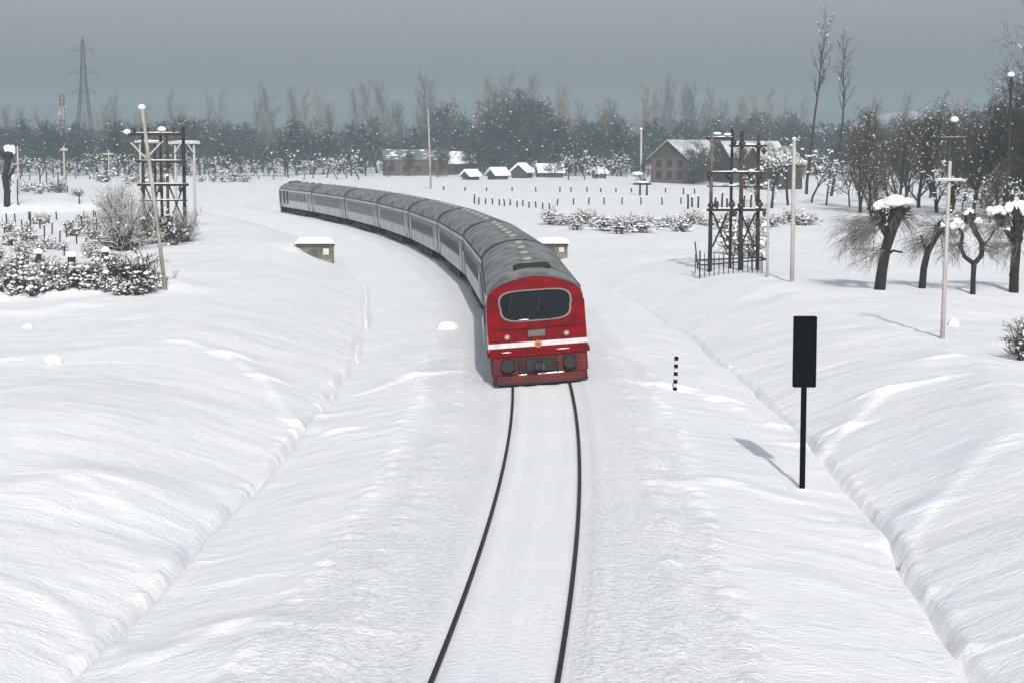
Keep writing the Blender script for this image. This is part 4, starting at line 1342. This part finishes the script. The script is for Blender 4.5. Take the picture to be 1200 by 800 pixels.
# dark trunk core of the large frosted bush
x = 648
j = 0
while x < 948:
    pb = 262 + 7 * math.sin((x - 640) / 150 * 2.4) + rng.uniform(-5, 6)
    hp = rng.uniform(9, 18)
    if x > 830: pb += 8
    p = G(x, pb); s = px_per_m(p)
    wh = 'nearest the train' if x < 700 else 'in its middle' if x < 760 else 'left of the pole frame' if x < 825 else 'behind the pole frame' if x < 895 else 'right of the pole frame'
    plant('snowy_shrub', 'shrub', SHR[j % 5], p, 1.7, hp / s, 'snowy shrub of the low right-field hedge, ' + wh, 'snow-laden shrubs of the right hedge', rng, wide=1.8)
    j += 1
    x += rng.uniform(8, 14)
# frosted scrub between hedge and train on the left field
for j in range(48):
    px, pb = rng.uniform(-5, 122), rng.uniform(258, 308)
    p = G(px, pb); s = px_per_m(p)
    plant('garden_shrub', 'shrub', SHR[j % 5], p, 1.7, rng.uniform(7, 15) / s, 'small snowed-in plant in the left field, ' + ('nearer the hedge' if pb > 292 else 'midway back' if pb > 275 else 'farther back'), 'small plants in the left field', rng, wide=1.2)
for j, (px, pb) in enumerate(((30, 226), (40, 224), (46, 228), (55, 226), (62, 224), (70, 226), (92, 230), (118, 214), (125, 213), (150, 216), (158, 214), (168, 216), (178, 215), (190, 215), (236, 214), (250, 213), (262, 214), (275, 213), (288, 214))):
    p = G(px, pb); s = px_per_m(p)
    wh = 'left of the frosted bush' if px < 110 else 'behind the left pole frame' if px < 230 else 'left of the train tail'
    plant('garden_shrub', 'shrub', (SHR + SHB)[j % 7], p, 1.7, rng.uniform(8, 16) / s, 'small dark shrub across the left field ' + wh, 'shrubs far across the left field', rng, wide=1.3)

# ------------------------------------------------------------------ stakes and fence posts in the fields
def stakes(lst, label_fn, group, m, wpx=1.6, name='fence_post'):
    for (px, pb, hp) in lst:
        p = G(px, pb); s = px_per_m(p)
        h = hp / s
        b = MB(); r = wpx / s / 2
        b.tube([(0, 0, -0.3), (rng.uniform(-.04, .04), 0, h * 0.55), (rng.uniform(-.09, .09), 0, h)], [r * 1.1, r, r * 0.9], 6)
        t = thing(name, label_fn(px, pb), 'post', p, 0, group)
        b.build('post', m, t)
        MB().lump((0, 0, h + 0.02), (r * 1.5, r * 1.5, r * 1.2), rng, 7, 3).build('snow_cap', M_SNOWCAP, t, True)
def cut(t):
    return lambda px, pb: t
stakes([(556, 239, 12), (561, 240, 9), (569, 240, 8), (577, 240, 8), (585, 241, 8), (591, 242, 9), (598, 241, 8), (606, 243, 8), (613, 242, 8), (620, 244, 8), (628, 244, 8), (636, 245, 8), (644, 246, 8)],
       cut('small dark stake of the row just above the train roof'), 'stakes above the train roof', M_BARK)
stakes([(653, 241, 8), (672, 240, 8), (690, 240, 9), (708, 240, 9), (729, 240, 9), (751, 240, 9), (776, 240, 9), (798, 239, 8)],
       cut('grey post of the nearer fence row across the right field'), 'posts of the nearer field fence', M_POLEDARK)
stakes([(520, 223, 5), (545, 224, 5), (570, 224, 5), (600, 224, 5), (628, 225, 6), (656, 225, 6), (669, 225, 6), (688, 225, 6), (704, 226, 6), (722, 226, 6), (740, 226, 6), (780, 226, 6), (801, 227, 7), (814, 227, 6), (832, 227, 6)],
       cut('small fence post of the farther fence row across the right field'), 'posts of the farther field fence', M_POLEDARK)
stakes([(806, 245, 18), (811, 243, 12), (818, 244, 14), (838, 245, 14), (846, 243, 17), (852, 244, 12), (872, 244, 15), (880, 246, 18)],
       cut('dark stake standing in the snow directly behind the right pole frame'), 'stakes behind the right pole frame', M_BARK, 2.2)
stakes([(26, 275, 18), (36, 270, 22), (52, 284, 20), (61, 274, 13), (64, 290, 11), (83, 271, 10), (96, 273, 20), (103, 272, 14), (113, 270, 22), (86, 268, 10), (101, 292, 14), (14, 292, 12), (43, 300, 14), (75, 300, 12), (8, 262, 12), (18, 266, 16), (31, 286, 12), (47, 268, 12), (57, 262, 10), (70, 284, 14), (78, 278, 16), (90, 286, 12), (108, 286, 14), (118, 280, 16), (5, 280, 14), (34, 258, 10), (66, 258, 10), (110, 258, 12)],
       cut('thin garden stake in the left field behind the hedge'), 'garden stakes in the left field', M_BARK, 1.7, 'garden_stake')
stakes([(21, 240, 30), (47, 222, 26), (55, 222, 22), (68, 223, 22), (93, 236, 11), (22, 212, 20), (79, 226, 8)],
       cut('thin upright stake far across the left field'), 'far stakes in the left field', M_POLEDARK, 1.5, 'garden_stake')
for (px, py, w, lab) in ((45, 308, 11, 'flat snow cap on a dark stump, left one behind the hedge'), (84, 312, 13, 'dark stump with snow cap in the middle behind the hedge'), (124, 306, 10, 'dark stump with snow cap near the frosted bush')):
    p = G(px, py); s = px_per_m(p)
    t = thing('tree_stump', lab, 'stump', p, 0, 'snow-capped stumps behind the left hedge')
    b = MB(); b.tube([(0, 0, -0.2), (0, 0, 0.25), (0.02, 0, 0.62)], [w / s * .4, w / s * .34, w / s * .38], 9); b.build('stump', M_BARK, t)
    MB().lump((0, 0, 0.66), (w / s * .55, w / s * .5, 0.26), rng, 10, 5, 0.1).build('snow_cap', M_SNOWCAP, t, True)

# ------------------------------------------------------------------ poles and frames
def pole_thing(label, px, pb, pt, wpx, m, lean=0, arms=(), cap=0, name='utility_pole', group=None, insul=True):
    p = G(px, pb); s = px_per_m(p)
    h = (pb - pt) / s
    t = thing(name, label, 'pole', p, 0, group)
    lx = lean / s
    MB().tube([(0, 0, -0.5), (lx * .5, 0, h * .5), (lx, 0, h)], [wpx / s / 2 * 1.12, wpx / s / 2, wpx / s / 2 * .82], 9).build('post', m, t, True)
    for (x0, x1, y, thick, am) in arms:
        z = (pb - y) / s
        a = MB(); a.box(((x0 + x1) / 2 / s - px / s, -wpx / s / 2 - 0.05, z), ((x1 - x0) / s, 0.10, thick / s))
        ao = a.build('crossarm', am, t)
        MB().lump((((x0 + x1) / 2 - px) / s, -wpx / s / 2 - 0.05, z + thick / s / 2), ((x1 - x0) / s * .48, 0.055, 0.035), rng, 10, 3, 0.1).build('snow_strip', M_SNOWCAP, ao, True)
        if insul:
            for q in (0.06, 0.94):
                ins = MB(); xx = (x0 + (x1 - x0) * q - px) / s
                ins.tube([(xx, -wpx / s / 2 - .05, z), (xx, -wpx / s / 2 - .05, z + .12), (xx, -wpx / s / 2 - .05, z + .13), (xx, -wpx / s / 2 - .05, z + .24)], [.03, .035, .06, .04], 8)
                ins.build('insulator', M_INSUL, ao)
    if cap:
        MB().lump((lx, 0, h), (cap / s / 2, cap / s / 2, cap / s * .45), rng, 10, 5, 0.1).build('snow_cap', M_SNOWCAP, t, True)
    return t
pole_thing('leaning weathered pole with a snow cap in front of the left pole frame', 195, 340, 128, 4.4, M_POLEWOOD, -24, (), 9)
pole_thing('thin pale pole with a crossarm between the two middle willows', 1104, 397, 190, 5, M_POLEPALE, 4, ((1090, 1126, 212, 2.4, M_POLEPALE),), 0, insul=False)
pole_thing('thin pale pole standing right of the fenced pole frame', 928, 330, 164, 4.6, M_POLEPALE, 0, (), 5)
pole_thing('slender pale pole at the right end of the fenced pole frame', 899, 325, 212, 3, M_POLEPALE, 0, ())
pole_thing('pale pole standing in front of the gabled brick house', 751, 217, 152, 2.6, M_POLEPALE, 0, (), 4)
pole_thing('dark pole with a white snow cap among the brown trees at right', 1180, 262, 90, 4, M_POLEDARK, 0, (), 9)
pole_thing('pale pole far left in front of the treeline, left one', 22, 229, 172, 2.2, M_POLEPALE, 0, ())
pole_thing('pale pole with short crossarm far left in front of the treeline', 76, 226, 172, 2.2, M_POLEPALE, 0, ((72, 81, 176, 2, M_POLEPALE),), insul=False)
pole_thing('pale pole left of the left pole frame before the treeline', 128, 212, 176, 1.8, M_POLEPALE, 0, ((122, 134, 181, 1.6, M_POLEPALE),), insul=False)
pole_thing('tall thin dark pole rising behind the middle of the train', 505, 221, 128, 2.0, M_POLEWOOD, -3, ())
pole_thing('snow-topped dark pole in the brown trees above the crossarm pole', 1115, 250, 142, 4, M_BARK, 0, ((1094, 1138, 163, 3, M_BARK),), 11, insul=False)

def frame(label, px0, pb0, poles, bars, braces, caps, name, insul=()):
    """a braced frame of several poles: pixel positions measured on the photograph, turned into metres at the frame's own distance"""
    g = G(px0, pb0); s = px_per_m(g)
    t = thing(name, label, 'pole frame', g)
    def L(x, y, dy=0): return Vector(((x - px0) / s, dy, (pb0 - y) / s))
    for (x, yb, yt, w, m, dy, xt) in poles:
        MB().tube([L(x, yb + 8, dy), L((x + xt) / 2, (yb + yt) / 2, dy), L(xt, yt, dy)], [w / s * .56, w / s * .52, w / s * .48], 8).build('post', m, t, True)
    for (x0, x1, y, th, m, dy) in bars:
        bo = MB().bar(L(x0, y, dy), L(x1, y, dy), 0.12, th / s).build('crossbar', m, t)
        MB().lump(((L(x0, y, dy) + L(x1, y, dy)) / 2 + Vector((0, 0, th / s / 2))), ((x1 - x0) / s * .47, 0.06, 0.055), rng, 12, 3, 0.15).build('snow_strip', M_SNOWCAP, bo, True)
    for (x0, y0, x1, y1, w, m, dy) in braces:
        MB().bar(L(x0, y0, dy), L(x1, y1, dy), w / s, w / s).build('brace', m, t)
    for (x, y, w, h, dy) in caps:
        c = L(x, y, dy)
        MB().lump(c, (w / s / 2, w / s / 2, h / s / 2), rng, 10, 5, 0.12, 0.7).build('snow_cap', M_SNOWCAP, t, True)
    for (x, y, w, h, m, dy) in insul:
        c = L(x, y, dy); q = h / s
        MB().tube([c + Vector((0, 0, -q / 2)), c + Vector((0, 0, -q * .2)), c + Vector((0, 0, -q * .15)), c + Vector((0, 0, q * .2)), c + Vector((0, 0, q * .25)), c + Vector((0, 0, q / 2))],
                  [w / s * .25, w / s * .28, w / s * .5, w / s * .45, w / s * .3, w / s * .2], 8).build('insulator', m, t, True)
    return t
M_POLETAN = mat('tan_pole', (0.17, 0.14, 0.105), 0.8, scale=1.2, color2=(0.05, 0.04, 0.034))
D, RU, PA = M_POLEDARK, M_POLERUST, M_POLEPALE
frame('dark four-post power line frame with crossbars behind the leaning pole', 196, 284,
      [(171, 282, 152, 3.2, D, -.4, 171), (189, 283, 156, 3.2, D, .5, 189), (199, 286, 152, 3.4, RU, -.4, 199), (216, 284, 150, 4.0, D, .4, 216), (181, 285, 170, 2.6, D, .8, 181)],
      [(155, 219, 158.5, 3.6, D, -.55), (163, 222, 190, 3.0, D, -.55), (164, 224, 217, 3.0, D, -.55), (166, 222, 235, 1.6, D, -.5)],
      [(158, 168, 175, 186, 1.8, PA, -.6), (193, 168, 176, 186, 1.8, PA, -.6), (171, 218, 189, 262, 1.6, D, .1), (189, 218, 171, 262, 1.6, D, .1), (199, 218, 216, 262, 1.6, D, .1), (216, 218, 199, 262, 1.6, D, .1)],
      [(154, 156, 9, 7, -.55), (194, 153, 10, 7, -.55), (199, 206, 5, 4, -.6), (176, 212, 5, 4, -.6)], 'pole_frame',
      [(162, 154, 4, 6, M_INSUL, -.55), (178, 154, 4, 6, M_INSUL, -.55), (208, 154, 4, 6, M_INSUL, -.55), (184, 194, 6, 7, M_INSUL, -.55), (202, 194, 6, 7, M_INSUL, -.55), (219, 194, 6, 7, M_INSUL, -.55),
       (170, 222, 5, 7, M_INSUL, -.55), (190, 222, 5, 7, M_INSUL, -.55), (214, 222, 5, 7, M_INSUL, -.55)])
frame('pale two-post frame standing behind the dark frame on the left', 218, 267,
      [(207, 266, 168, 2.8, PA, 0, 207), (229, 267, 168, 3.0, PA, 0, 229)], [(200, 237, 168, 3.2, PA, -.25)], [(207, 180, 214, 169, 1.4, PA, -.2), (229, 180, 222, 169, 1.4, PA, -.2)], [], 'pole_frame')
frame('pale crossbar frame directly behind the leaning pole', 178, 268,
      [(166, 268, 167, 2.2, PA, 0, 166), (191, 268, 167, 2.2, PA, 0, 191)], [(160, 194, 167, 2.6, PA, -.2)], [], [], 'pole_frame')
frame('dark transformer frame of four rusty poles inside a low fence', 860, 316,
      [(831, 311, 246, 4.6, D, -.3, 831.4), (831.4, 238, 154, 3.6, M_POLETAN, -.3, 832), (857, 314, 153, 3.4, D, .7, 858), (866, 317, 246, 5.2, D, -.5, 866), (866, 238, 155, 4.4, RU, -.5, 866), (888, 320, 246, 4.6, D, .1, 887.5), (887.5, 238, 160, 3.8, RU, .1, 887)],
      [(825, 858, 163, 2.6, D, -.1), (852, 896, 172, 2.4, D, -.3), (826, 893, 203, 2.4, D, -.6), (826, 895, 246, 3.2, D, -.6), (828, 893, 219, 1.6, D, .2)],
      [(835, 250, 852, 290, 2.0, D, .2), (852, 250, 835, 290, 2.0, D, .2), (868, 250, 885, 290, 2.0, D, .2), (885, 250, 868, 290, 2.0, D, .2)],
      [(858, 200, 6, 4, -.65), (877, 201, 8, 5, -.65), (838, 158, 12, 4, -.1), (850, 159, 10, 4, -.1), (862, 243, 8, 4, -.6), (884, 243, 6, 4, -.6)], 'transformer_frame',
      [(857, 168, 7, 9, M_INSUL, -.35), (866, 170, 8, 9, M_INSUL, -.6), (886, 173, 10, 8, M_INSUL, -.35), (892, 178, 6, 8, M_INSUL, -.35), (828, 207, 6, 9, M_INSUL, -.65), (851, 207, 8, 8, M_INSUL, -.65), (875, 205, 9, 7, M_INSUL, -.65), (889, 207, 7, 7, M_INSUL, -.65),
       (831, 241, 8, 11, M_INSUL, -.6), (838, 240, 5, 9, M_INSUL, -.6), (855, 240, 8, 12, M_INSUL, -.6), (865, 241, 8, 12, M_INSUL, -.75), (887, 240, 9, 12, M_INSUL, -.6), (893, 250, 5, 8, M_INSUL, -.6), (858, 250, 8, 8, M_INSUL, -.6)])
def enclosure():
    a = G(860, 319); s = px_per_m(a)
    t = thing('enclosure_fence', 'low dark picket fence around the foot of the transformer frame', 'fence', a)
    y0, y1 = -0.9, 1.5
    def post(x, y, h, w=0.05):
        zb = gz(a.x + x, a.y + y) - a.z
        MB().box((x, y, zb + h / 2 - 0.2), (w, w, h + 0.4)).build('picket', M_POLEDARK, t)
    x0, x1 = (818 - 860) / s, (896 - 860) / s
    n = 14
    for i in range(n + 1):
        x = x0 + (x1 - x0) * i / n
        post(x, y0, 1.05 if i not in (0, n) else 1.5, 0.045 if i not in (0, n) else 0.08)
        if i % 2 == 0: post(x, y1, 1.05, 0.045)
    for z in (0.72,):
        MB().bar((x0, y0 - 0.05, gz(a.x + x0, a.y + y0) - a.z + z), (x1, y0 - 0.05, gz(a.x + x1, a.y + y0) - a.z + z), 0.05, 0.08).build('rail', M_POLEDARK, t)
        MB().bar((x0, y1 + 0.05, gz(a.x + x0, a.y + y1) - a.z + z), (x1, y1 + 0.05, gz(a.x + x1, a.y + y1) - a.z + z), 0.05, 0.08).build('rail', M_POLEDARK, t)
        for x in (x0, x1):
            MB().bar((x, y0, gz(a.x + x, a.y + y0) - a.z + z), (x, y1, gz(a.x + x, a.y + y1) - a.z + z), 0.05, 0.08).build('rail', M_POLEDARK, t)
    MB().bar(((816 - 860) / s, y0, 0.2), ((812 - 860) / s, y0, 1.7), 0.07).build('leaning_post', M_POLEDARK, t)
enclosure()
frame('small dark two-post stand with a snowy top in the field before the brick house', 753, 229,
      [(750, 229, 216, 2.2, M_BARK, 0, 750), (758, 229, 216, 2.2, M_BARK, 0, 758)], [(742, 763, 216, 2.2, M_BARK, -.1)], [], [(747, 204, 14, 5, 0), (753, 214, 18, 3, 0)], 'field_stand')

# ------------------------------------------------------------------ lattice pylon and mast
def pylon():
    Y = 720.0
    g = at_depth(103, Y); H = height_to(103, 42, Y) - g.z
    t = thing('lattice_pylon', 'tall grey lattice power pylon rising above the far trees on the left', 'pylon', g)
    def half(z):
        k = z / H
        return 4.2 * (1 - k / 0.62) + 1.1 * (k / 0.62) if k < 0.62 else 1.1 - 0.75 * (k - 0.62) / 0.38
    lev = [0, 6, 12, 18, 23, 27.5, 31.5, 34.5, 37.5, 40.5, 43.5, 46, H * 0.97]
    for sx in (-1, 1):
        for sy in (-1, 1):
            MB().tube([(sx * half(z), sy * half(z), z - (0.5 if z == 0 else 0)) for z in lev], [0.26] * 8 + [0.20] * 5, 4).build('leg', M_GREYSTEEL, t)
    for a, b in zip(lev, lev[1:]):
        m = MB(); ha, hb = half(a), half(b)
        for (p, q) in (((-1, -1), (1, -1)), ((1, -1), (1, 1)), ((1, 1), (-1, 1)), ((-1, 1), (-1, -1))):
            m.bar((p[0] * ha, p[1] * ha, a), (q[0] * hb, q[1] * hb, b), 0.17)
            m.bar((q[0] * ha, q[1] * ha, a), (p[0] * hb, p[1] * hb, b), 0.17)
            m.bar((p[0] * hb, p[1] * hb, b), (q[0] * hb, q[1] * hb, b), 0.12)
        m.build('bracing', M_GREYSTEEL, t)['kind'] = 'stuff'
    for py, w in ((60, 25), (86, 34), (109, 27)):
        z = height_to(103, py, Y) - g.z; hw = w / 2 * Y / F_PX
        for sx in (-1, 1):
            m = MB(); h = half(z)
            m.bar((sx * h, -h, z), (sx * hw, 0, z + 0.2), 0.30); m.bar((sx * h, h, z), (sx * hw, 0, z + 0.2), 0.30)
            m.bar((sx * h, 0, z + 1.7), (sx * hw, 0, z + 0.3), 0.28)
            m.bar((sx * (h + hw) / 2, 0, z), (sx * (h + hw) / 2, 0, z + 1.0), 0.1)
            ao = m.build('crossarm', M_GREYSTEEL, t)
            MB().tube([(sx * hw, 0, z + .1), (sx * hw, 0, z - 1.5)], 0.12, 6).build('insulator_string', M_GREYSTEEL, ao)
    MB().tube([(0, 0, H * .95), (0, 0, H + 0.4)], [0.3, 0.08], 4).build('peak', M_GREYSTEEL, t)
pylon()
def mast():
    Y = 640.0
    g = at_depth(77, Y); H = height_to(77, 110, Y) - g.z
    t = thing('telecom_mast', 'slim red and white banded mast beside the lattice pylon', 'mast', g)
    n = 6
    for i in range(n):
        z0, z1 = H * i / n, H * (i + 1) / n
        m = MB(); w = 0.75
        for sx in (-1, 1):
            for sy in (-1, 1):
                m.bar((sx * w, sy * w, z0 - (0.4 if i == 0 else 0)), (sx * w, sy * w, z1 - 0.01), 0.2)
        for k in range(3):
            za, zb = z0 + (z1 - z0) * k / 3, z0 + (z1 - z0) * (k + 1) / 3 - .02
            for (p, q) in (((-1, -1), (1, -1)), ((1, -1), (1, 1)), ((1, 1), (-1, 1)), ((-1, 1), (-1, -1))):
                m.bar((p[0] * w, p[1] * w, za), (q[0] * w, q[1] * w, zb), 0.16); m.bar((q[0] * w, q[1] * w, za), (p[0] * w, p[1] * w, zb), 0.16)
        m.build('section', M_REDWHITE_R if i % 2 else M_REDWHITE_W, t)['kind'] = 'stuff'
    for a, z in ((0.4, 0.82), (2.4, 0.86), (4.4, 0.74)):
        MB().tube([(math.cos(a) * 1.0, math.sin(a) * 1.0, H * z), (math.cos(a) * 1.5, math.sin(a) * 1.5, H * z)], [0.75, 0.8], 12).build('dish', M_REDWHITE_W, t)
mast()

# ------------------------------------------------------------------ buildings
M_GREYSNOW = mat('mottled_grey_roof_snow', (0.70, 0.71, 0.72), 0.8, scale=0.35, color2=(0.20, 0.21, 0.21), stretch=(1, 1, 1))  # roof snow colour mottled at random between near white and grey
def building(label, px, pb, W, L, He, Hr, rot, wallm, name='house', wins_front=(), wins_side=(), snow=0.32, over=0.5, patches=None, cat='house', gable=None, roofsnow=None):
    """gable end of width W faces local -Y, length L runs along +Y"""
    g = G(px, pb)
    t = thing(name, label, cat, g, R(rot))
    w = W / 2
    for (c, sz) in (((0, 0.1, He / 2 - .3), (W, 0.2, He + .6)), ((0, L - 0.1, He / 2 - .3), (W, 0.2, He + .6)), ((-w + .1, L / 2, He / 2 - .3), (0.2, L - .404, He + .6)), ((w - .1, L / 2, He / 2 - .3), (0.2, L - .404, He + .6))):
        MB().box(c, sz).build('wall', wallm, t)
    for y in (0.0, L - 0.2):
        m = MB(); v = [(-w, y, He + .003), (w, y, He + .003), (0, y, Hr - .05), (-w, y + .2, He + .003), (w, y + .2, He + .003), (0, y + .2, Hr - .05)]
        m.add(v, [(0, 1, 2), (5, 4, 3), (0, 3, 4, 1), (1, 4, 5, 2), (2, 5, 3, 0)]).build('gable', gable or wallm, t)
    sl = math.hypot(w, Hr - He); k = (w + over) / w
    for sd in (-1, 1):
        def slab(z0, z1, o2, m, nm, par):
            v = []
            for zz in (z0, z1):
                for (xx, hh) in ((0.0, Hr), (sd * w * k, Hr - (Hr - He) * k)):
                    for yy in (-o2, L + o2):
                        v.append((xx, yy, hh + zz))
            b = MB().add(v, [(0, 1, 3, 2), (4, 6, 7, 5), (0, 2, 6, 4), (1, 5, 7, 3), (2, 3, 7, 6), (0, 4, 5, 1)])
            return b.build(nm, m, par)
        ro = slab(0.0, 0.12, over, M_ROOFTIN, 'roof', t)
        if snow:
            if patches is None:
                slab(0.125, 0.125 + snow, over - 0.06, roofsnow or M_SNOWCAP, 'snow_cover', ro)
            else:
                sm_ = MB(); rg = random.Random(patches)
                for _ in range(26):
                    u, y = rg.uniform(0.05, 0.95), rg.uniform(0.3, L - 0.3)
                    sm_.lump((sd * w * k * u, y, Hr - (Hr - He) * k * u + 0.12), (rg.uniform(.3, .9), rg.uniform(.5, 1.4), 0.16), rg, 8, 3, .2)
                sm_.build('snow_cover', M_SNOWCAP, ro, True)['kind'] = 'stuff'
    def win(c, face, ww, hh):
        if face == 'f':
            o = MB().box((c[0], -0.03, c[1]), (ww + .2, 0.10, hh + .2)).build('window', M_BRICKDARK, t)
            MB().box((c[0], -0.09, c[1]), (ww, 0.03, hh)).build('pane', M_WINDOWFAR, o)
            MB().box((c[0], -0.14, c[1] - hh / 2 - .08), (ww + .3, 0.2, 0.1)).build('sill', M_BRICKDARK, o)
        else:
            o = MB().box((w + 0.03, c[0], c[1]), (0.10, ww + .2, hh + .2)).build('window', M_BRICKDARK, t)
            MB().box((w + 0.09, c[0], c[1]), (0.03, ww, hh)).build('pane', M_WINDOWFAR, o)
            MB().box((w + 0.14, c[0], c[1] - hh / 2 - .08), (0.2, ww + .3, 0.1)).build('sill', M_BRICKDARK, o)
    for (x, z, ww, hh) in wins_front: win((x, z), 'f', ww, hh)
    for (y, z, ww, hh) in wins_side: win((y, z), 's', ww, hh)
    return t
building('two-storey brown brick house with a snowy gable roof behind the transformer frame', 784, 215, 9.5, 15.0, 5.3, 9.0, -38, M_BRICK,
         wins_front=((-2.6, 1.8, 1.1, 1.4), (0.1, 1.8, 1.1, 1.4), (2.8, 1.8, 1.1, 1.4), (-2.6, 4.3, 1.1, 1.2), (0.1, 4.3, 1.1, 1.2), (2.8, 4.3, 1.1, 1.2)),
         wins_side=((2.2, 1.8, 1.2, 1.4), (5.2, 1.8, 1.2, 1.4), (8.4, 1.8, 1.2, 1.4), (11.8, 1.8, 1.2, 1.4), (2.2, 4.2, 1.2, 1.2), (5.2, 4.2, 1.2, 1.2), (8.4, 4.2, 1.2, 1.2), (11.8, 4.2, 1.2, 1.2)), over=0.9, gable=M_BRICKDARK, roofsnow=M_GREYSNOW, snow=0.14)
building('lower snowy-roofed house right behind the transformer frame', 846, 214, 8.0, 13.0, 5.6, 8.6, -70, M_BRICKDARK, wins_front=((-2, 2, 1, 1.3), (2, 2, 1, 1.3)), wins_side=((3, 2, 1.1, 1.3), (7, 2, 1.1, 1.3), (10, 2, 1.1, 1.3)), roofsnow=M_GREYSNOW, snow=0.14)
building('grey-walled house with snow roof at the right end of the house group', 884, 222, 6.5, 8.0, 4.6, 7.2, -60, M_BRICKDARK, wins_side=((2, 2.2, 1, 1.3), (5, 2.2, 1, 1.3)), roofsnow=M_GREYSNOW, snow=0.14)
building('long low brown brick building with a patchy snowy roof behind the train', 450, 206, 9.0, 17.0, 4.4, 7.0, -82, M_BRICK, name='brick_building', cat='building', patches=5,
         wins_front=((-2.4, 2, 1.2, 1.3), (2.4, 2, 1.2, 1.3)), wins_side=((2, 2, 1.2, 1.3), (5.5, 2, 1.2, 1.3), (9, 2, 1.2, 1.3), (12.5, 2, 1.2, 1.3), (15.3, 2, 1.2, 1.3)))
building('house with a snow roof just right of the long brick building', 524, 205, 6.0, 8.0, 3.4, 6.2, -75, M_BRICKDARK, wins_side=((2, 1.8, 1, 1.2), (5, 1.8, 1, 1.2)))
for (px, pb, W, L, He, Hr, rot, lab) in ((546, 211, 3.2, 3.4, 1.2, 2.3, -50, 'small snow-covered hut, leftmost of the low huts in the field'), (576, 211, 3.8, 4.2, 1.5, 2.9, -55, 'snow-covered hut with white mounded roof, second of the low huts'),
        (608, 209, 4.6, 4.6, 2.0, 4.0, -25, 'dark-gabled hut in the middle of the low huts'), (630, 208, 4.0, 7.5, 1.8, 3.6, -78, 'long low hut with white roof, rightmost of the low huts'), (697, 209, 2.8, 3.0, 1.6, 2.5, -60, 'tiny reddish hut with a snow roof alone before the trees')):
    W, L, He, Hr = W * .85, L * .85, He * .8, Hr * .8
    building(lab, px, pb, W, L, He, Hr, rot, M_BRICK if px == 697 else M_BRICKDARK, name='field_hut', cat='hut', snow=0.55, over=0.5)
building('small rust-red hut half hidden by trees at the foot of the taller thin tree', 951, 205, 4.5, 5.0, 4.4, 6.4, -20, mat('rust_red_wall', (0.22, 0.06, 0.05), 0.9, var=0.3), name='field_hut', cat='hut')

# ------------------------------------------------------------------ air
hz = MB().box((0, 640, 27.5), (3700, 2500, 64.0)).build('haze', M_SNOWCAP)
hz.data.materials.clear()
hm = bpy.data.materials.new('haze_air'); hm.use_nodes = True
hm.node_tree.nodes.clear()
h_o = hm.node_tree.nodes.new('ShaderNodeOutputMaterial'); h_v = hm.node_tree.nodes.new('ShaderNodeVolumePrincipled')
h_v.inputs['Color'].default_value = (0.70, 0.90, 0.985, 1); h_v.inputs['Density'].default_value = HAZE_DENSITY
hm.node_tree.links.new(h_v.outputs[0], h_o.inputs['Volume'])
hz.data.materials.append(hm)
hz['kind'] = 'stuff'; hz['label'] = 'thin cold winter haze over the fields'

# ------------------------------------------------------------------ labels that single each thing out: count look-alikes from the left
def number_labels():
    same = {}
    for o in COL.objects:
        if o.parent is None and 'category' in o and 'label' in o:
            same.setdefault(o['label'], []).append(o)
    words = ['leftmost', 'second from left', 'third from left', 'fourth from left', 'fifth from left', 'sixth from left', 'seventh from left', 'eighth from left', 'ninth from left', 'tenth from left',
             'eleventh from left', 'twelfth from left', 'thirteenth from left', 'fourteenth from left', 'fifteenth from left', 'sixteenth from left']
    for lab, os_ in same.items():
        if len(os_) < 2: continue
        os_.sort(key=lambda o: o.location.x / o.location.y)
        for i, o in enumerate(os_):
            if i == len(os_) - 1: w = 'rightmost'
            elif i < len(words): w = words[i]
            elif len(os_) - 1 - i < len(words): w = words[len(os_) - 1 - i].replace('left', 'right')
            else: continue
            o['label'] = lab + ', ' + w
number_labels()
